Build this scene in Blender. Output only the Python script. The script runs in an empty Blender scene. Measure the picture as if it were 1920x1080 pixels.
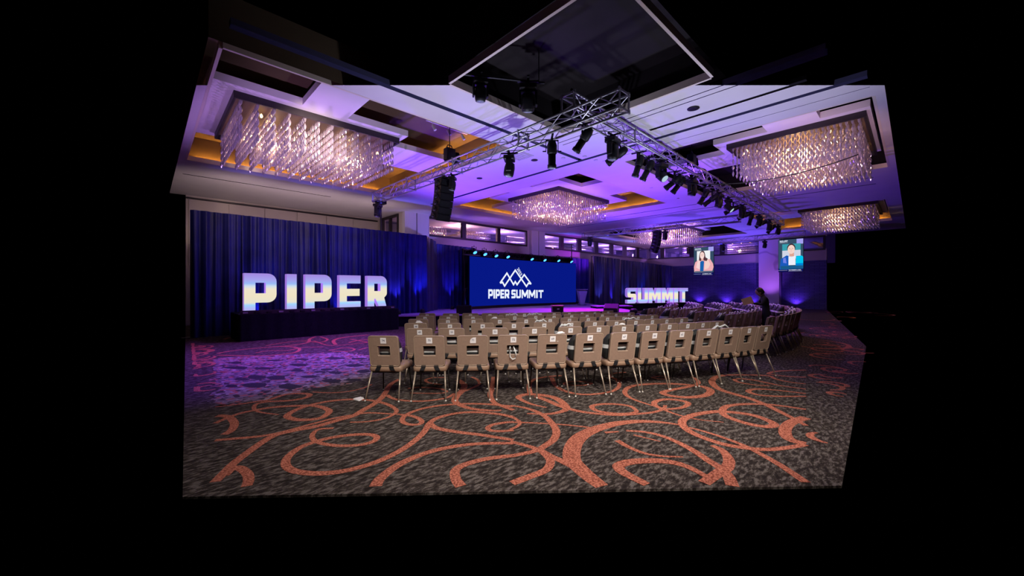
import bpy, math, random
from math import sin, cos, pi, radians, sqrt, atan2
from mathutils import Vector, Matrix, Quaternion
from mathutils.geometry import tessellate_polygon
random.seed(7)
R = random.Random(11)
scene = bpy.context.scene
COL = scene.collection

# ------------------------------------------------------------------ camera
FX, FY = 0.690, 0.7238            # viewing direction on the floor plan
EYE = 1.57
FPX = 720.0                       # focal length in pixels of the 1920 wide frame
cam_data = bpy.data.cameras.new('camera')
cam = bpy.data.objects.new('camera', cam_data)
COL.objects.link(cam)
cam_data.sensor_width = 36.0
cam_data.lens = 36.0 * FPX / 1920.0
cam_data.clip_end = 200
cam.location = (0, 0, EYE)
cam.rotation_euler = (pi / 2, 0, atan2(-FX, FY))
scene.camera = cam

# ------------------------------------------------------------------ world, exposure
world = bpy.data.worlds.new('world')
scene.world = world
world.use_nodes = True
bg = world.node_tree.nodes['Background']
bg.inputs[0].default_value = (0.0, 0.0, 0.0, 1)
bg.inputs[1].default_value = 0.0
vs = scene.view_settings
vs.view_transform = 'Standard'
vs.look = 'None'
vs.exposure = 0.0
vs.gamma = 1.0
vs.use_curve_mapping = False
scene.cycles.max_bounces = 6
scene.cycles.sample_clamp_indirect = 4.0

# ------------------------------------------------------------------ lights of the room
POWER = 1.8                       # overall lamp power
def aim(o, target):
    d = Vector(target) - o.location
    o.rotation_euler = d.to_track_quat('-Z', 'Y').to_euler()

def spot(name, loc, target, color, watts, angle=60, blend=0.6, radius=0.08):
    l = bpy.data.lights.new(name, 'SPOT')
    l.color = color
    l.energy = watts * POWER
    l.spot_size = radians(angle)
    l.spot_blend = blend
    l.shadow_soft_size = radius
    o = bpy.data.objects.new(name, l)
    o.location = loc
    COL.objects.link(o)
    aim(o, target)
    return o

def point(name, loc, color, watts, radius=0.1):
    l = bpy.data.lights.new(name, 'POINT')
    l.color = color
    l.energy = watts * POWER
    l.shadow_soft_size = radius
    o = bpy.data.objects.new(name, l)
    o.location = loc
    COL.objects.link(o)
    return o

WARM = (1.0, 0.80, 0.62)
NEUT = (1.0, 0.90, 0.84)
PURP = (0.42, 0.12, 1.0)
BLUE = (0.06, 0.08, 1.0)
VIOL = (0.55, 0.10, 1.0)
LILAC = (0.62, 0.50, 1.0)
# front-of-house lamps behind the photographer, on the chairs and the near carpet
spot('house_lamp', (0.6, -1.0, 5.2), (3.9, 3.5, 0.3), NEUT, 880, 54, 1.0, 0.25)
spot('house_lamp', (3.2, -1.6, 5.2), (6.0, 2.6, 0.3), NEUT, 880, 54, 1.0, 0.25)
spot('house_lamp', (-1.4, 2.2, 5.2), (2.9, 5.4, 0.3), NEUT, 240, 50, 1.0, 0.25)
spot('house_lamp', (1.8, 1.8, 5.3), (2.4, 2.4, 0.0), NEUT, 250, 100, 0.9, 0.2)
spot('front_wash', (6.0, -0.5, 5.0), (10.5, 5.5, 0.4), (1.0, .80, .80), 60, 60, 0.8, 0.2)
# violet heads on the truss, aimed at the carpet left of the seats
spot('violet_head', (5.6, 7.6, 4.6), (1.6, 9.4, 0.0), (0.26, 0.08, 1.0), 1700, 60, 0.9, 0.1)
spot('violet_head', (5.7, 11.5, 4.6), (3.6, 11.5, 0.0), (0.42, 0.08, 1.0), 1000, 75, 0.9, 0.1)
spot('violet_head', (9.0, 9.2, 4.7), (7.6, 10.8, 0.0), VIOL, 450, 80, 0.9, 0.1)
# uplights that wash the ceiling
for (p, t, c, w, a) in [
        ((9.0, 12.8, 0.5), (9.2, 10.6, 5.4), (0.18, 0.055, 1.0), 1500, 105),
        ((17.0, 12.0, 0.6), (17.0, 8.5, 5.4), (0.18, 0.055, 1.0), 1500, 110),
        ((24.0, 11.0, 1.0), (24.5, 9.0, 5.4), (0.13, 0.055, 1.0), 900, 120),
        ((12.8, 6.8, 1.2), (12.4, 6.4, 5.4), (0.24, 0.075, 1.0), 650, 110),
        ((4.5, 13.0, 1.2), (4.2, 11.0, 5.4), (0.50, 0.24, 1.0), 420, 110),
        ((5.0, 6.0, 1.0), (5.4, 6.6, 5.4), (0.72, 0.74, 1.0), 310, 110),
        ((8.6, 2.6, 1.0), (8.8, 3.0, 5.4), (0.74, 0.76, 1.0), 290, 110),
        ((31.0, 9.0, 1.0), (31.0, 9.0, 5.4), (0.16, 0.08, 1.0), 600, 120)]:
    spot('ceiling_uplight', p, t, c, w, a, 0.9, 0.15)
# fill lamps added to brighten the crystals, no fixture behind them
spot('crystal_fill', (0.6, 6.6, 1.6), (3.2, 11.0, 5.2), (0.62, 0.34, 1.0), 420, 55, 0.8, 0.1)
spot('crystal_fill', (10.0, 6.6, 1.6), (13.9, 11.3, 5.2), (1.0, 0.46, 0.74), 620, 42, 0.8, 0.1)
spot('crystal_fill', (8.2, 0.6, 1.6), (13.6, 2.4, 5.2), (0.95, 0.55, 0.85), 420, 50, 0.8, 0.1)
spot('crystal_fill', (20.0, 7.4, 1.8), (26.6, 12.0, 5.2), (0.85, 0.40, 1.0), 3200, 34, 0.8, 0.1)
# warm wash on the wall over the left drape
spot('wall_wash', (2.6, 8.0, 4.9), (4.4, 20.5, 4.9), (1.0, 0.74, 0.62), 520, 60, 0.9, 0.2)
for x in (2.4, 5.0, 7.6): spot('wall_wash', (x, 16.4, 3.3), (x + .3, 18.6, 5.5), (1.0, 0.72, 0.76), 40, 150, 0.9, 0.2)
spot('soffit_wash', (3.6, 9.0, 3.2), (3.8, 16.4, 5.45), (1.0, 0.62, 0.80), 85, 40, 1.0, 0.2)
spot('column_wash', (12.0, 14.5, 2.6), (10.5, 17.8, 4.9), (0.24, 0.20, 1.0), 260, 40, 0.9, 0.1)
spot('column_wash', (17.5, 14.6, 3.6), (19.4, 17.8, 4.8), (0.40, 0.22, 1.0), 70, 60, 0.9, 0.1)

# ------------------------------------------------------------------ materials
MATS = {}
def mat(name, base, rough=0.6, metal=0.0, var=0.12, scale=8.0, bump=0.0, emit=None, es=0.0, sheen=0.0, spec=0.5):
    """principled material with a little noise in its colour"""
    if name in MATS: return MATS[name]
    m = bpy.data.materials.new(name); m.use_nodes = True
    nt = m.node_tree; b = nt.nodes['Principled BSDF']
    b.inputs['Roughness'].default_value = rough
    b.inputs['Metallic'].default_value = metal
    b.inputs['Specular IOR Level'].default_value = spec
    if sheen: b.inputs['Sheen Weight'].default_value = sheen
    tc = nt.nodes.new('ShaderNodeTexCoord')
    nz = nt.nodes.new('ShaderNodeTexNoise'); nz.inputs['Scale'].default_value = scale; nz.inputs['Detail'].default_value = 4
    nt.links.new(tc.outputs['Object'], nz.inputs['Vector'])
    cr = nt.nodes.new('ShaderNodeValToRGB')
    cr.color_ramp.elements[0].position = 0.3; cr.color_ramp.elements[1].position = 0.7
    cr.color_ramp.elements[0].color = tuple(c * (1 - var) for c in base) + (1,)
    cr.color_ramp.elements[1].color = tuple(min(1, c * (1 + var)) for c in base) + (1,)
    nt.links.new(nz.outputs['Fac'], cr.inputs['Fac'])
    nt.links.new(cr.outputs['Color'], b.inputs['Base Color'])
    if bump:
        bp = nt.nodes.new('ShaderNodeBump'); bp.inputs['Strength'].default_value = bump; bp.inputs['Distance'].default_value = 0.02
        nt.links.new(nz.outputs['Fac'], bp.inputs['Height']); nt.links.new(bp.outputs['Normal'], b.inputs['Normal'])
    if emit:
        b.inputs['Emission Color'].default_value = tuple(emit) + (1,)
        b.inputs['Emission Strength'].default_value = es
    MATS[name] = m
    return m

M_ceil = mat('ceiling_paint', (0.72, 0.70, 0.70), 0.8, var=0.03, scale=1.5)
M_lipwarm = mat('coffer_lip_warm_lit', (0.74, 0.66, 0.55), 0.8, var=0.03, scale=1.5)  # ceiling paint on the coffer lips, warm lamp light put into its colour
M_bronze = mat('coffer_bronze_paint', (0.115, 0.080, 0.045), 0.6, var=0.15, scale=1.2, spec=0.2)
M_wall = mat('wall_paint', (0.55, 0.49, 0.45), 0.8, var=0.04, scale=1.0)
M_column = mat('column_paint', (0.60, 0.57, 0.58), 0.7, var=0.04, scale=1.0)
M_dark = mat('dark_bronze_frame', (0.018, 0.014, 0.016), 0.5, var=0.2)
M_black = mat('black_powder_coat', (0.007, 0.007, 0.009), 0.5, var=0.2, spec=0.3)
M_blackcloth = mat('black_skirt_cloth', (0.006, 0.006, 0.010), 0.95, var=0.3, scale=20, spec=0.08)
M_alu = mat('truss_aluminium', (0.42, 0.42, 0.46), 0.42, metal=0.8, var=0.1, scale=20)
M_navy = mat('navy_drape_velour', (0.011, 0.013, 0.14), 0.55, var=0.4, scale=1.2, spec=0.3)
M_navyblack = mat('black_drape_velour', (0.012, 0.012, 0.075), 0.42, var=0.3, scale=2, spec=0.6)
M_coffdark = mat('coffer_dark', (0.018, 0.015, 0.016), 0.7, var=0.2, scale=1.2, spec=0.1)  # near-black colour for the coffers that have no strip
M_groove = mat('ceiling_reveal_paint', (0.10, 0.10, 0.22), 0.8, var=0.05)
M_vinyl = mat('taupe_vinyl', (0.300, 0.205, 0.150), 0.48, var=0.06, scale=30, bump=0.05)
M_seat = mat('seat_vinyl', (0.34, 0.22, 0.145), 0.45, var=0.06, scale=30, bump=0.05)
M_pipe = mat('vinyl_piping', (0.42, 0.31, 0.22), 0.45, var=0.05)
M_leg = mat('champagne_leg', (0.46, 0.38, 0.29), 0.35, metal=0.55, var=0.08)
M_legshade = mat('dark_leg', (0.035, 0.030, 0.028), 0.4, metal=0.4, var=0.1)  # same champagne legs, the front pair's shade put into the colour
M_glide = mat('chair_glide', (0.72, 0.68, 0.62), 0.35, var=0.05)
M_card = mat('paper_card', (0.86, 0.84, 0.84), 0.8, var=0.03)
M_ink = mat('grey_ink', (0.10, 0.10, 0.14), 0.8, var=0.05)
M_bag = mat('black_bag_cloth', (0.014, 0.016, 0.016), 0.8, var=0.3, scale=20)
M_strap = mat('pale_strap', (0.72, 0.75, 0.73), 0.7, var=0.06)
M_white = mat('white_tissue', (0.85, 0.82, 0.80), 0.85, var=0.03)
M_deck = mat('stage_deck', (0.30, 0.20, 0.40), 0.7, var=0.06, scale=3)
M_grille = mat('speaker_grille', (0.008, 0.008, 0.010), 0.7, var=0.4, scale=60, spec=0.2)
M_glassl = mat('lamp_lens', (0.25, 0.28, 0.36), 0.08, var=0.3, scale=40)
M_skin = mat('skin', (0.55, 0.33, 0.24), 0.55, var=0.05)
M_hair = mat('dark_hair', (0.012, 0.009, 0.008), 0.5, var=0.3, scale=40)
M_shirt = mat('black_shirt', (0.010, 0.010, 0.012), 0.85, var=0.2)
M_tan = mat('tan_card', (0.62, 0.42, 0.20), 0.7, var=0.06)
M_acryl = mat('frosted_acrylic', (0.45, 0.42, 0.55), 0.3, var=0.05)

def emis(name, color, strength):
    if name in MATS: return MATS[name]
    m = bpy.data.materials.new(name); m.use_nodes = True
    nt = m.node_tree; nt.nodes.clear()
    e = nt.nodes.new('ShaderNodeEmission'); o = nt.nodes.new('ShaderNodeOutputMaterial')
    e.inputs[0].default_value = tuple(color) + (1,); e.inputs[1].default_value = strength
    nt.links.new(e.outputs[0], o.inputs[0])
    MATS[name] = m
    return m

def carpet_mat():
    m = bpy.data.materials.new('charcoal_carpet'); m.use_nodes = True
    nt = m.node_tree; b = nt.nodes['Principled BSDF']; b.inputs['Roughness'].default_value = 0.95
    b.inputs['Specular IOR Level'].default_value = 0.1
    tc = nt.nodes.new('ShaderNodeTexCoord')
    mp = nt.nodes.new('ShaderNodeMapping'); mp.inputs['Rotation'].default_value = (0, 0, radians(-44)); mp.inputs['Scale'].default_value = (1.0, 2.6, 1)
    nt.links.new(tc.outputs['Object'], mp.inputs['Vector'])
    n1 = nt.nodes.new('ShaderNodeTexNoise'); n1.inputs['Scale'].default_value = 10; n1.inputs['Detail'].default_value = 8; n1.inputs['Roughness'].default_value = 0.72
    nt.links.new(mp.outputs[0], n1.inputs['Vector'])
    cr = nt.nodes.new('ShaderNodeValToRGB'); e = cr.color_ramp.elements
    e[0].position = 0.42; e[0].color = (0.020, 0.015, 0.013, 1)
    e[1].position = 0.58; e[1].color = (0.150, 0.128, 0.112, 1)
    x = e.new(0.5); x.color = (0.046, 0.035, 0.029, 1)
    nt.links.new(n1.outputs['Fac'], cr.inputs['Fac'])
    nt.links.new(cr.outputs[0], b.inputs['Base Color'])
    n2 = nt.nodes.new('ShaderNodeTexNoise'); n2.inputs['Scale'].default_value = 160
    nt.links.new(tc.outputs['Object'], n2.inputs['Vector'])
    bp = nt.nodes.new('ShaderNodeBump'); bp.inputs['Strength'].default_value = 0.35; bp.inputs['Distance'].default_value = 0.01
    nt.links.new(n2.outputs['Fac'], bp.inputs['Height']); nt.links.new(bp.outputs[0], b.inputs['Normal'])
    return m

def pile_mat(name, c0, c1, scale=70):
    m = bpy.data.materials.new(name); m.use_nodes = True
    nt = m.node_tree; b = nt.nodes['Principled BSDF']; b.inputs['Roughness'].default_value = 0.95
    b.inputs['Specular IOR Level'].default_value = 0.1
    tc = nt.nodes.new('ShaderNodeTexCoord')
    n1 = nt.nodes.new('ShaderNodeTexNoise'); n1.inputs['Scale'].default_value = scale; n1.inputs['Detail'].default_value = 3
    nt.links.new(tc.outputs['Object'], n1.inputs['Vector'])
    cr = nt.nodes.new('ShaderNodeValToRGB'); e = cr.color_ramp.elements
    e[0].position = 0.38; e[0].color = c0 + (1,); e[1].position = 0.62; e[1].color = c1 + (1,)
    nt.links.new(n1.outputs['Fac'], cr.inputs['Fac']); nt.links.new(cr.outputs[0], b.inputs['Base Color'])
    return m

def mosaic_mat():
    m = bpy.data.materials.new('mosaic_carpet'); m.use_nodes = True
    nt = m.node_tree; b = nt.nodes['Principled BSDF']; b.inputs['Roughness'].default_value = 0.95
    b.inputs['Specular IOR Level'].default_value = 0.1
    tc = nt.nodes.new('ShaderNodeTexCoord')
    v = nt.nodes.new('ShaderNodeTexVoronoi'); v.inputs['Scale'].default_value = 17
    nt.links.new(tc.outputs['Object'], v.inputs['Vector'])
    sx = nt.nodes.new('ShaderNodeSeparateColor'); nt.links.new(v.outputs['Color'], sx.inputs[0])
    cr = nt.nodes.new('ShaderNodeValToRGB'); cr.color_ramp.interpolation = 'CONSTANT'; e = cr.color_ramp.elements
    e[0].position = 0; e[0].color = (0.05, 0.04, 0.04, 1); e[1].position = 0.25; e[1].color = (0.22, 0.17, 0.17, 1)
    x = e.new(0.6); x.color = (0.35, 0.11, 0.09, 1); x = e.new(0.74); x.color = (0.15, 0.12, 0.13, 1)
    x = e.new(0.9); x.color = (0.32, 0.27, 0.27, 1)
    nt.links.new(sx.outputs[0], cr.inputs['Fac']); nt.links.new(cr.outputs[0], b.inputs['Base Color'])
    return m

def crystal_mat():
    m = bpy.data.materials.new('cut_crystal'); m.use_nodes = True
    nt = m.node_tree; nt.nodes.clear(); N = nt.nodes.new
    o = N('ShaderNodeOutputMaterial'); d = N('ShaderNodeBsdfDiffuse'); g = N('ShaderNodeBsdfGlossy'); t = N('ShaderNodeBsdfTranslucent')
    d.inputs[0].default_value = (0.75, 0.70, 0.78, 1); t.inputs[0].default_value = (0.9, 0.82, 0.86, 1)
    g.inputs[0].default_value = (1, 0.96, 0.98, 1); g.inputs['Roughness'].default_value = 0.16
    m1 = N('ShaderNodeMixShader'); m1.inputs[0].default_value = 0.45
    m2 = N('ShaderNodeMixShader'); m2.inputs[0].default_value = 0.5
    nt.links.new(d.outputs[0], m1.inputs[1]); nt.links.new(t.outputs[0], m1.inputs[2])
    nt.links.new(m1.outputs[0], m2.inputs[1]); nt.links.new(g.outputs[0], m2.inputs[2]); nt.links.new(m2.outputs[0], o.inputs[0])
    return m

def pane_mat():
    m = bpy.data.materials.new('window_glass'); m.use_nodes = True
    nt = m.node_tree; nt.nodes.clear(); N = nt.nodes.new
    o = N('ShaderNodeOutputMaterial'); g = N('ShaderNodeBsdfGlossy'); g.inputs['Roughness'].default_value = 0.02
    t = N('ShaderNodeBsdfTransparent'); t.inputs[0].default_value = (0.86, 0.86, 0.92, 1)
    mx = N('ShaderNodeMixShader'); mx.inputs[0].default_value = 0.2
    nt.links.new(t.outputs[0], mx.inputs[1]); nt.links.new(g.outputs[0], mx.inputs[2]); nt.links.new(mx.outputs[0], o.inputs[0])
    return m

def stone_mat():
    m = bpy.data.materials.new('split_face_stone'); m.use_nodes = True
    nt = m.node_tree; b = nt.nodes['Principled BSDF']; b.inputs['Roughness'].default_value = 0.7
    tc = nt.nodes.new('ShaderNodeTexCoord'); mp = nt.nodes.new('ShaderNodeMapping')
    mp.inputs['Rotation'].default_value = (radians(90), 0, radians(90)); nt.links.new(tc.outputs['Object'], mp.inputs[0])
    br = nt.nodes.new('ShaderNodeTexBrick'); br.inputs['Scale'].default_value = 1.0
    br.inputs['Brick Width'].default_value = 0.6; br.inputs['Row Height'].default_value = 0.12; br.inputs['Mortar Size'].default_value = 0.012
    br.inputs['Color1'].default_value = (0.06, 0.06, 0.20, 1); br.inputs['Color2'].default_value = (0.09, 0.09, 0.25, 1); br.inputs['Mortar'].default_value = (0.02, 0.02, 0.08, 1)
    sx = nt.nodes.new('ShaderNodeSeparateXYZ'); cx = nt.nodes.new('ShaderNodeCombineXYZ')
    nt.links.new(tc.outputs['Object'], sx.inputs[0]); nt.links.new(sx.outputs[1], cx.inputs[0]); nt.links.new(sx.outputs[2], cx.inputs[1])
    nt.links.new(cx.outputs[0], br.inputs['Vector']); nt.links.new(br.outputs['Color'], b.inputs['Base Color'])
    bp = nt.nodes.new('ShaderNodeBump'); bp.inputs['Strength'].default_value = 0.8; bp.inputs['Distance'].default_value = 0.04
    nt.links.new(br.outputs['Color'], bp.inputs['Height']); nt.links.new(bp.outputs[0], b.inputs['Normal'])
    return m

def marble_mat():
    m = bpy.data.materials.new('veined_marble'); m.use_nodes = True
    nt = m.node_tree; b = nt.nodes['Principled BSDF']; b.inputs['Roughness'].default_value = 0.3
    tc = nt.nodes.new('ShaderNodeTexCoord'); w = nt.nodes.new('ShaderNodeTexWave')
    w.inputs['Scale'].default_value = 0.35; w.inputs['Distortion'].default_value = 14; w.inputs['Detail'].default_value = 3; w.inputs['Detail Scale'].default_value = 0.8
    nt.links.new(tc.outputs['Object'], w.inputs['Vector'])
    cr = nt.nodes.new('ShaderNodeValToRGB'); e = cr.color_ramp.elements
    e[0].position = 0.0; e[0].color = (0.40, 0.36, 0.40, 1); e[1].position = 0.08; e[1].color = (0.62, 0.58, 0.60, 1)
    nt.links.new(w.outputs['Fac'], cr.inputs['Fac']); nt.links.new(cr.outputs[0], b.inputs['Base Color'])
    return m

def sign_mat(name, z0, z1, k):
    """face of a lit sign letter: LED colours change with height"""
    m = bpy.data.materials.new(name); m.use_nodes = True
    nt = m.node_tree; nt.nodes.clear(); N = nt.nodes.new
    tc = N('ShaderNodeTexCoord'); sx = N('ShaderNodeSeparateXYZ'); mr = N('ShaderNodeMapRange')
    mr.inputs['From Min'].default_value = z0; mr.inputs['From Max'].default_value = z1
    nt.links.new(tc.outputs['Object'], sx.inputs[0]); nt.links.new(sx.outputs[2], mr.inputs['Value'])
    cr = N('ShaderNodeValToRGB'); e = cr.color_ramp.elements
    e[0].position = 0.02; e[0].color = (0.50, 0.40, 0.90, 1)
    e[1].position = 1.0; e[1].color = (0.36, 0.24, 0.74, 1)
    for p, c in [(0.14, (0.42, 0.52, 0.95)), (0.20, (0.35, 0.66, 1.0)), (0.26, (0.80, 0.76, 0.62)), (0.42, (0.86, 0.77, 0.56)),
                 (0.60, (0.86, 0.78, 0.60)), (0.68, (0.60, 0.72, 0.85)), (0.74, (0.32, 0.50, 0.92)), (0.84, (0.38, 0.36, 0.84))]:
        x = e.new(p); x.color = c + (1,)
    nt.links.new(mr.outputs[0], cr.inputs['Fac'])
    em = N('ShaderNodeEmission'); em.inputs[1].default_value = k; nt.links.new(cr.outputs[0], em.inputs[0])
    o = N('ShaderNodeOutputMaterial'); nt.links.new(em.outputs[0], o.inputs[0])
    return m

M_carpet = carpet_mat()
M_swirl = pile_mat('terracotta_pile', (0.20, 0.052, 0.032), (0.58, 0.20, 0.125), 60)
M_blob = pile_mat('dark_pile', (0.025, 0.022, 0.025), (0.05, 0.045, 0.05), 60)
M_mosaic = mosaic_mat()
M_crystal = crystal_mat()
M_pane = pane_mat()
M_stone = stone_mat()
M_marble = marble_mat()
M_signside = mat('sign_return_glow', (0.50, 0.30, 0.72), 0.6, var=0.03, emit=(0.45, 0.25, 0.85), es=0.62)  # lilac glow added to the letter sides to brighten them
M_cove = emis('cove_led', (1.0, 0.46, 0.09), 110.0)
M_bulb = emis('warm_bulb', (1.0, 0.55, 0.16), 22.0)
M_cyan = emis('lit_lens_cyan', (0.06, 0.33, 1.0), 3.0)
M_glowlens = emis('lit_lens_pale', (0.45, 0.6, 0.7), 1.0)
M_screen = emis('screen_blue', (0.002, 0.009, 0.235), 1.0)
M_scrwhite = emis('screen_white', (0.80, 0.86, 1.0), 1.05)

# ------------------------------------------------------------------ mesh helpers
class MB:
    def __init__(self): self.v = []; self.f = []
    def add(self, vs, fs):
        o = len(self.v); self.v += [tuple(p) for p in vs]; self.f += [tuple(i + o for i in f) for f in fs]; return self
    def box(self, x0, x1, y0, y1, z0, z1):
        return self.add([(x0, y0, z0), (x1, y0, z0), (x1, y1, z0), (x0, y1, z0), (x0, y0, z1), (x1, y0, z1), (x1, y1, z1), (x0, y1, z1)],
                        [(0, 3, 2, 1), (4, 5, 6, 7), (0, 1, 5, 4), (1, 2, 6, 5), (2, 3, 7, 6), (3, 0, 4, 7)])
    def cbox(self, x0, x1, y0, y1, z0, z1, c=0.01):
        """box with chamfered edges"""
        s = [(x0, x1), (y0, y1), (z0, z1)]
        pts = []; idx = {}
        for ax in range(3):
            for sx in (0, 1):
                for sy in (0, 1):
                    for sz in (0, 1):
                        sg = (sx, sy, sz); p = []
                        for a in range(3):
                            q = s[a][sg[a]]
                            if a != ax: q += c * (1 if sg[a] == 0 else -1)
                            p.append(q)
                        idx[(ax,) + sg] = len(pts); pts.append(p)
        F = []
        for ax in range(3):
            for s0 in (0, 1):
                b, d = (ax + 1) % 3, (ax + 2) % 3
                q = []
                for (i, j) in ((0, 0), (1, 0), (1, 1), (0, 1)):
                    sg = [0, 0, 0]; sg[ax] = s0; sg[b] = i; sg[d] = j; q.append(idx[(ax,) + tuple(sg)])
                F.append(q if s0 else q[::-1])
        for ax in range(3):
            b, d = (ax + 1) % 3, (ax + 2) % 3
            for i in (0, 1):
                for j in (0, 1):
                    def g(axx, k):
                        sg = [0, 0, 0]; sg[ax] = k; sg[b] = i; sg[d] = j; return idx[(axx,) + tuple(sg)]
                    F.append([g(b, 0), g(b, 1), g(d, 1), g(d, 0)])
        for sx in (0, 1):
            for sy in (0, 1):
                for sz in (0, 1): F.append([idx[(a, sx, sy, sz)] for a in range(3)])
        return self.add(pts, F)
    def tube(self, p0, p1, r0, r1=None, n=6, cap=True):
        r1 = r0 if r1 is None else r1
        p0, p1 = Vector(p0), Vector(p1); d = (p1 - p0).normalized()
        a = d.orthogonal().normalized(); b = d.cross(a)
        vs = [p0 + (a * cos(2 * pi * k / n) + b * sin(2 * pi * k / n)) * r0 for k in range(n)] + \
             [p1 + (a * cos(2 * pi * k / n) + b * sin(2 * pi * k / n)) * r1 for k in range(n)]
        fs = [(k, (k + 1) % n, n + (k + 1) % n, n + k) for k in range(n)]
        if cap: fs += [tuple(range(n - 1, -1, -1)), tuple(range(n, 2 * n))]
        return self.add(vs, fs)
    def path(self, pts, r, n=5, closed=False):
        P = [Vector(p) for p in pts]; m = len(P); vs = []
        for i in range(m):
            a = P[(i + 1) % m] if closed or i < m - 1 else P[i]; b = P[i - 1] if closed or i > 0 else P[i]
            d = (a - b).normalized(); u = d.cross(Vector((0.13, 0.21, 0.97))).normalized(); w = d.cross(u)
            vs += [P[i] + (u * cos(2 * pi * k / n) + w * sin(2 * pi * k / n)) * r for k in range(n)]
        fs = []
        for i in range(m if closed else m - 1):
            j = (i + 1) % m
            fs += [(i * n + k, i * n + (k + 1) % n, j * n + (k + 1) % n, j * n + k) for k in range(n)]
        return self.add(vs, fs)
    def loft(self, loops, closed_sec=False, caps=False):
        n = len(loops[0]); vs = [p for l in loops for p in l]; fs = []
        m = len(loops)
        for i in range(m if closed_sec else m - 1):
            j = (i + 1) % m
            fs += [(i * n + k, i * n + (k + 1) % n, j * n + (k + 1) % n, j * n + k) for k in range(n)]
        if caps: fs += [tuple(range(n - 1, -1, -1)), tuple(range((m - 1) * n, m * n))]
        return self.add(vs, fs)
    def lathe(self, prof, n=12, c=(0, 0, 0), axis='z'):
        loops = []
        for r, h in prof:
            l = []
            for k in range(n):
                a = 2 * pi * k / n; p = (r * cos(a), r * sin(a), h)
                if axis == 'y': p = (p[0], p[2], p[1])
                if axis == 'x': p = (p[2], p[0], p[1])
                l.append((c[0] + p[0], c[1] + p[1], c[2] + p[2]))
            loops.append(l)
        return self.loft(loops, caps=True)
    def prism(self, polys, f):
        """flat polygons (outer, holes...) swept: f(x, z, side) -> point; side 0 front, 1 back"""
        flat = [p for poly in polys for p in poly]
        tris = tessellate_polygon([[Vector((p[0], p[1], 0)) for p in poly] for poly in polys])
        n = len(flat)
        vs = [f(p[0], p[1], 0) for p in flat] + [f(p[0], p[1], 1) for p in flat]
        fs = [tuple(t) for t in tris] + [tuple(i + n for i in t[::-1]) for t in tris]
        o = 0; side = []
        for poly in polys:
            m = len(poly)
            side += [(o + k, o + (k + 1) % m, n + o + (k + 1) % m, n + o + k) for k in range(m)]
            o += m
        self.add(vs, fs + side)
        return len(fs), len(side)
    def xf(self, M):
        self.v = [tuple(M @ Vector(p)) for p in self.v]; return self
    def mesh(self, name, m, smooth=False):
        me = bpy.data.meshes.new(name); me.from_pydata(self.v, [], self.f)
        me.materials.append(m)
        import bmesh
        b = bmesh.new(); b.from_mesh(me); bmesh.ops.recalc_face_normals(b, faces=b.faces); b.to_mesh(me); b.free()
        if smooth: me.shade_smooth()
        me.update()
        return me
    def obj(self, name, m, parent=None, smooth=False, loc=None):
        return ob(name, self.mesh(name, m, smooth), parent, loc)

def ob(name, data, parent=None, loc=None, rz=0.0):
    o = bpy.data.objects.new(name, data); COL.objects.link(o)
    if parent: o.parent = parent
    if loc: o.location = loc
    if rz: o.rotation_euler = (0, 0, rz)
    return o
def tag(o, label=None, cat=None, group=None, kind=None):
    if label: o['label'] = label
    if cat: o['category'] = cat
    if group: o['group'] = group
    if kind: o['kind'] = kind
    return o
def thing(name, label, cat, loc=(0, 0, 0), rz=0.0, group=None):
    return tag(ob(name, None, None, loc, rz), label, cat, group)
def struct(o, label=None): return tag(o, label, kind='structure')
def kids(o): return list(o.children)
def copy_tree(o, parent=None):
    c = o.copy(); COL.objects.link(c)
    if parent: c.parent = parent
    for ch in kids(o): copy_tree(ch, c)
    return c
ORD = ['first', 'second', 'third', 'fourth', 'fifth', 'sixth', 'seventh', 'eighth', 'ninth', 'tenth', 'eleventh', 'twelfth', 'thirteenth', 'fourteenth', 'fifteenth',
       'sixteenth', 'seventeenth', 'eighteenth', 'nineteenth', 'twentieth']

def dl(d, l): return Vector((FX * d + FY * l, FY * d - FX * l, 0))       # depth and sideways offset -> floor point
def floor_pt(u, v):                                                        # floor point measured off the photograph
    d = EYE * FPX / (v - 540.0); return dl(d, (u - 960.0) / FPX * d)

def rrect(w, h, r, n=4, cx=0, cy=0):
    pts = []
    for (sx, sy, a0) in ((1, 1, 0), (-1, 1, 90), (-1, -1, 180), (1, -1, 270)):
        for k in range(n + 1):
            a = radians(a0 + 90 * k / n); pts.append((cx + sx * (w / 2 - r) + r * cos(a), cy + sy * (h / 2 - r) + r * sin(a)))
    return pts

def font_mesh(text, size, m, name='number'):
    cu = bpy.data.curves.new('text', 'FONT'); cu.body = text; cu.size = size; cu.align_x = 'CENTER'; cu.align_y = 'CENTER'; cu.resolution_u = 2
    cu.offset = size * 0.02
    t = bpy.data.objects.new('text', cu); COL.objects.link(t)
    me = bpy.data.meshes.new_from_object(t.evaluated_get(bpy.context.evaluated_depsgraph_get()))
    bpy.data.objects.remove(t); bpy.data.curves.remove(cu)
    me.name = name; me.materials.clear(); me.materials.append(m)
    return me

# ------------------------------------------------------------------ floor
FLOOR = [(0.2, 3.8), (4.0, 0.4), (14.0, 0.9), (35.7, 4.4), (35.7, 21.0), (1.2, 21.0)]
fb = MB(); fb.prism([FLOOR], lambda x, y, s: (x, y, -0.02 * s))
floor = struct(fb.obj('floor', M_carpet), 'charcoal carpet with terracotta swirls')

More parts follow.
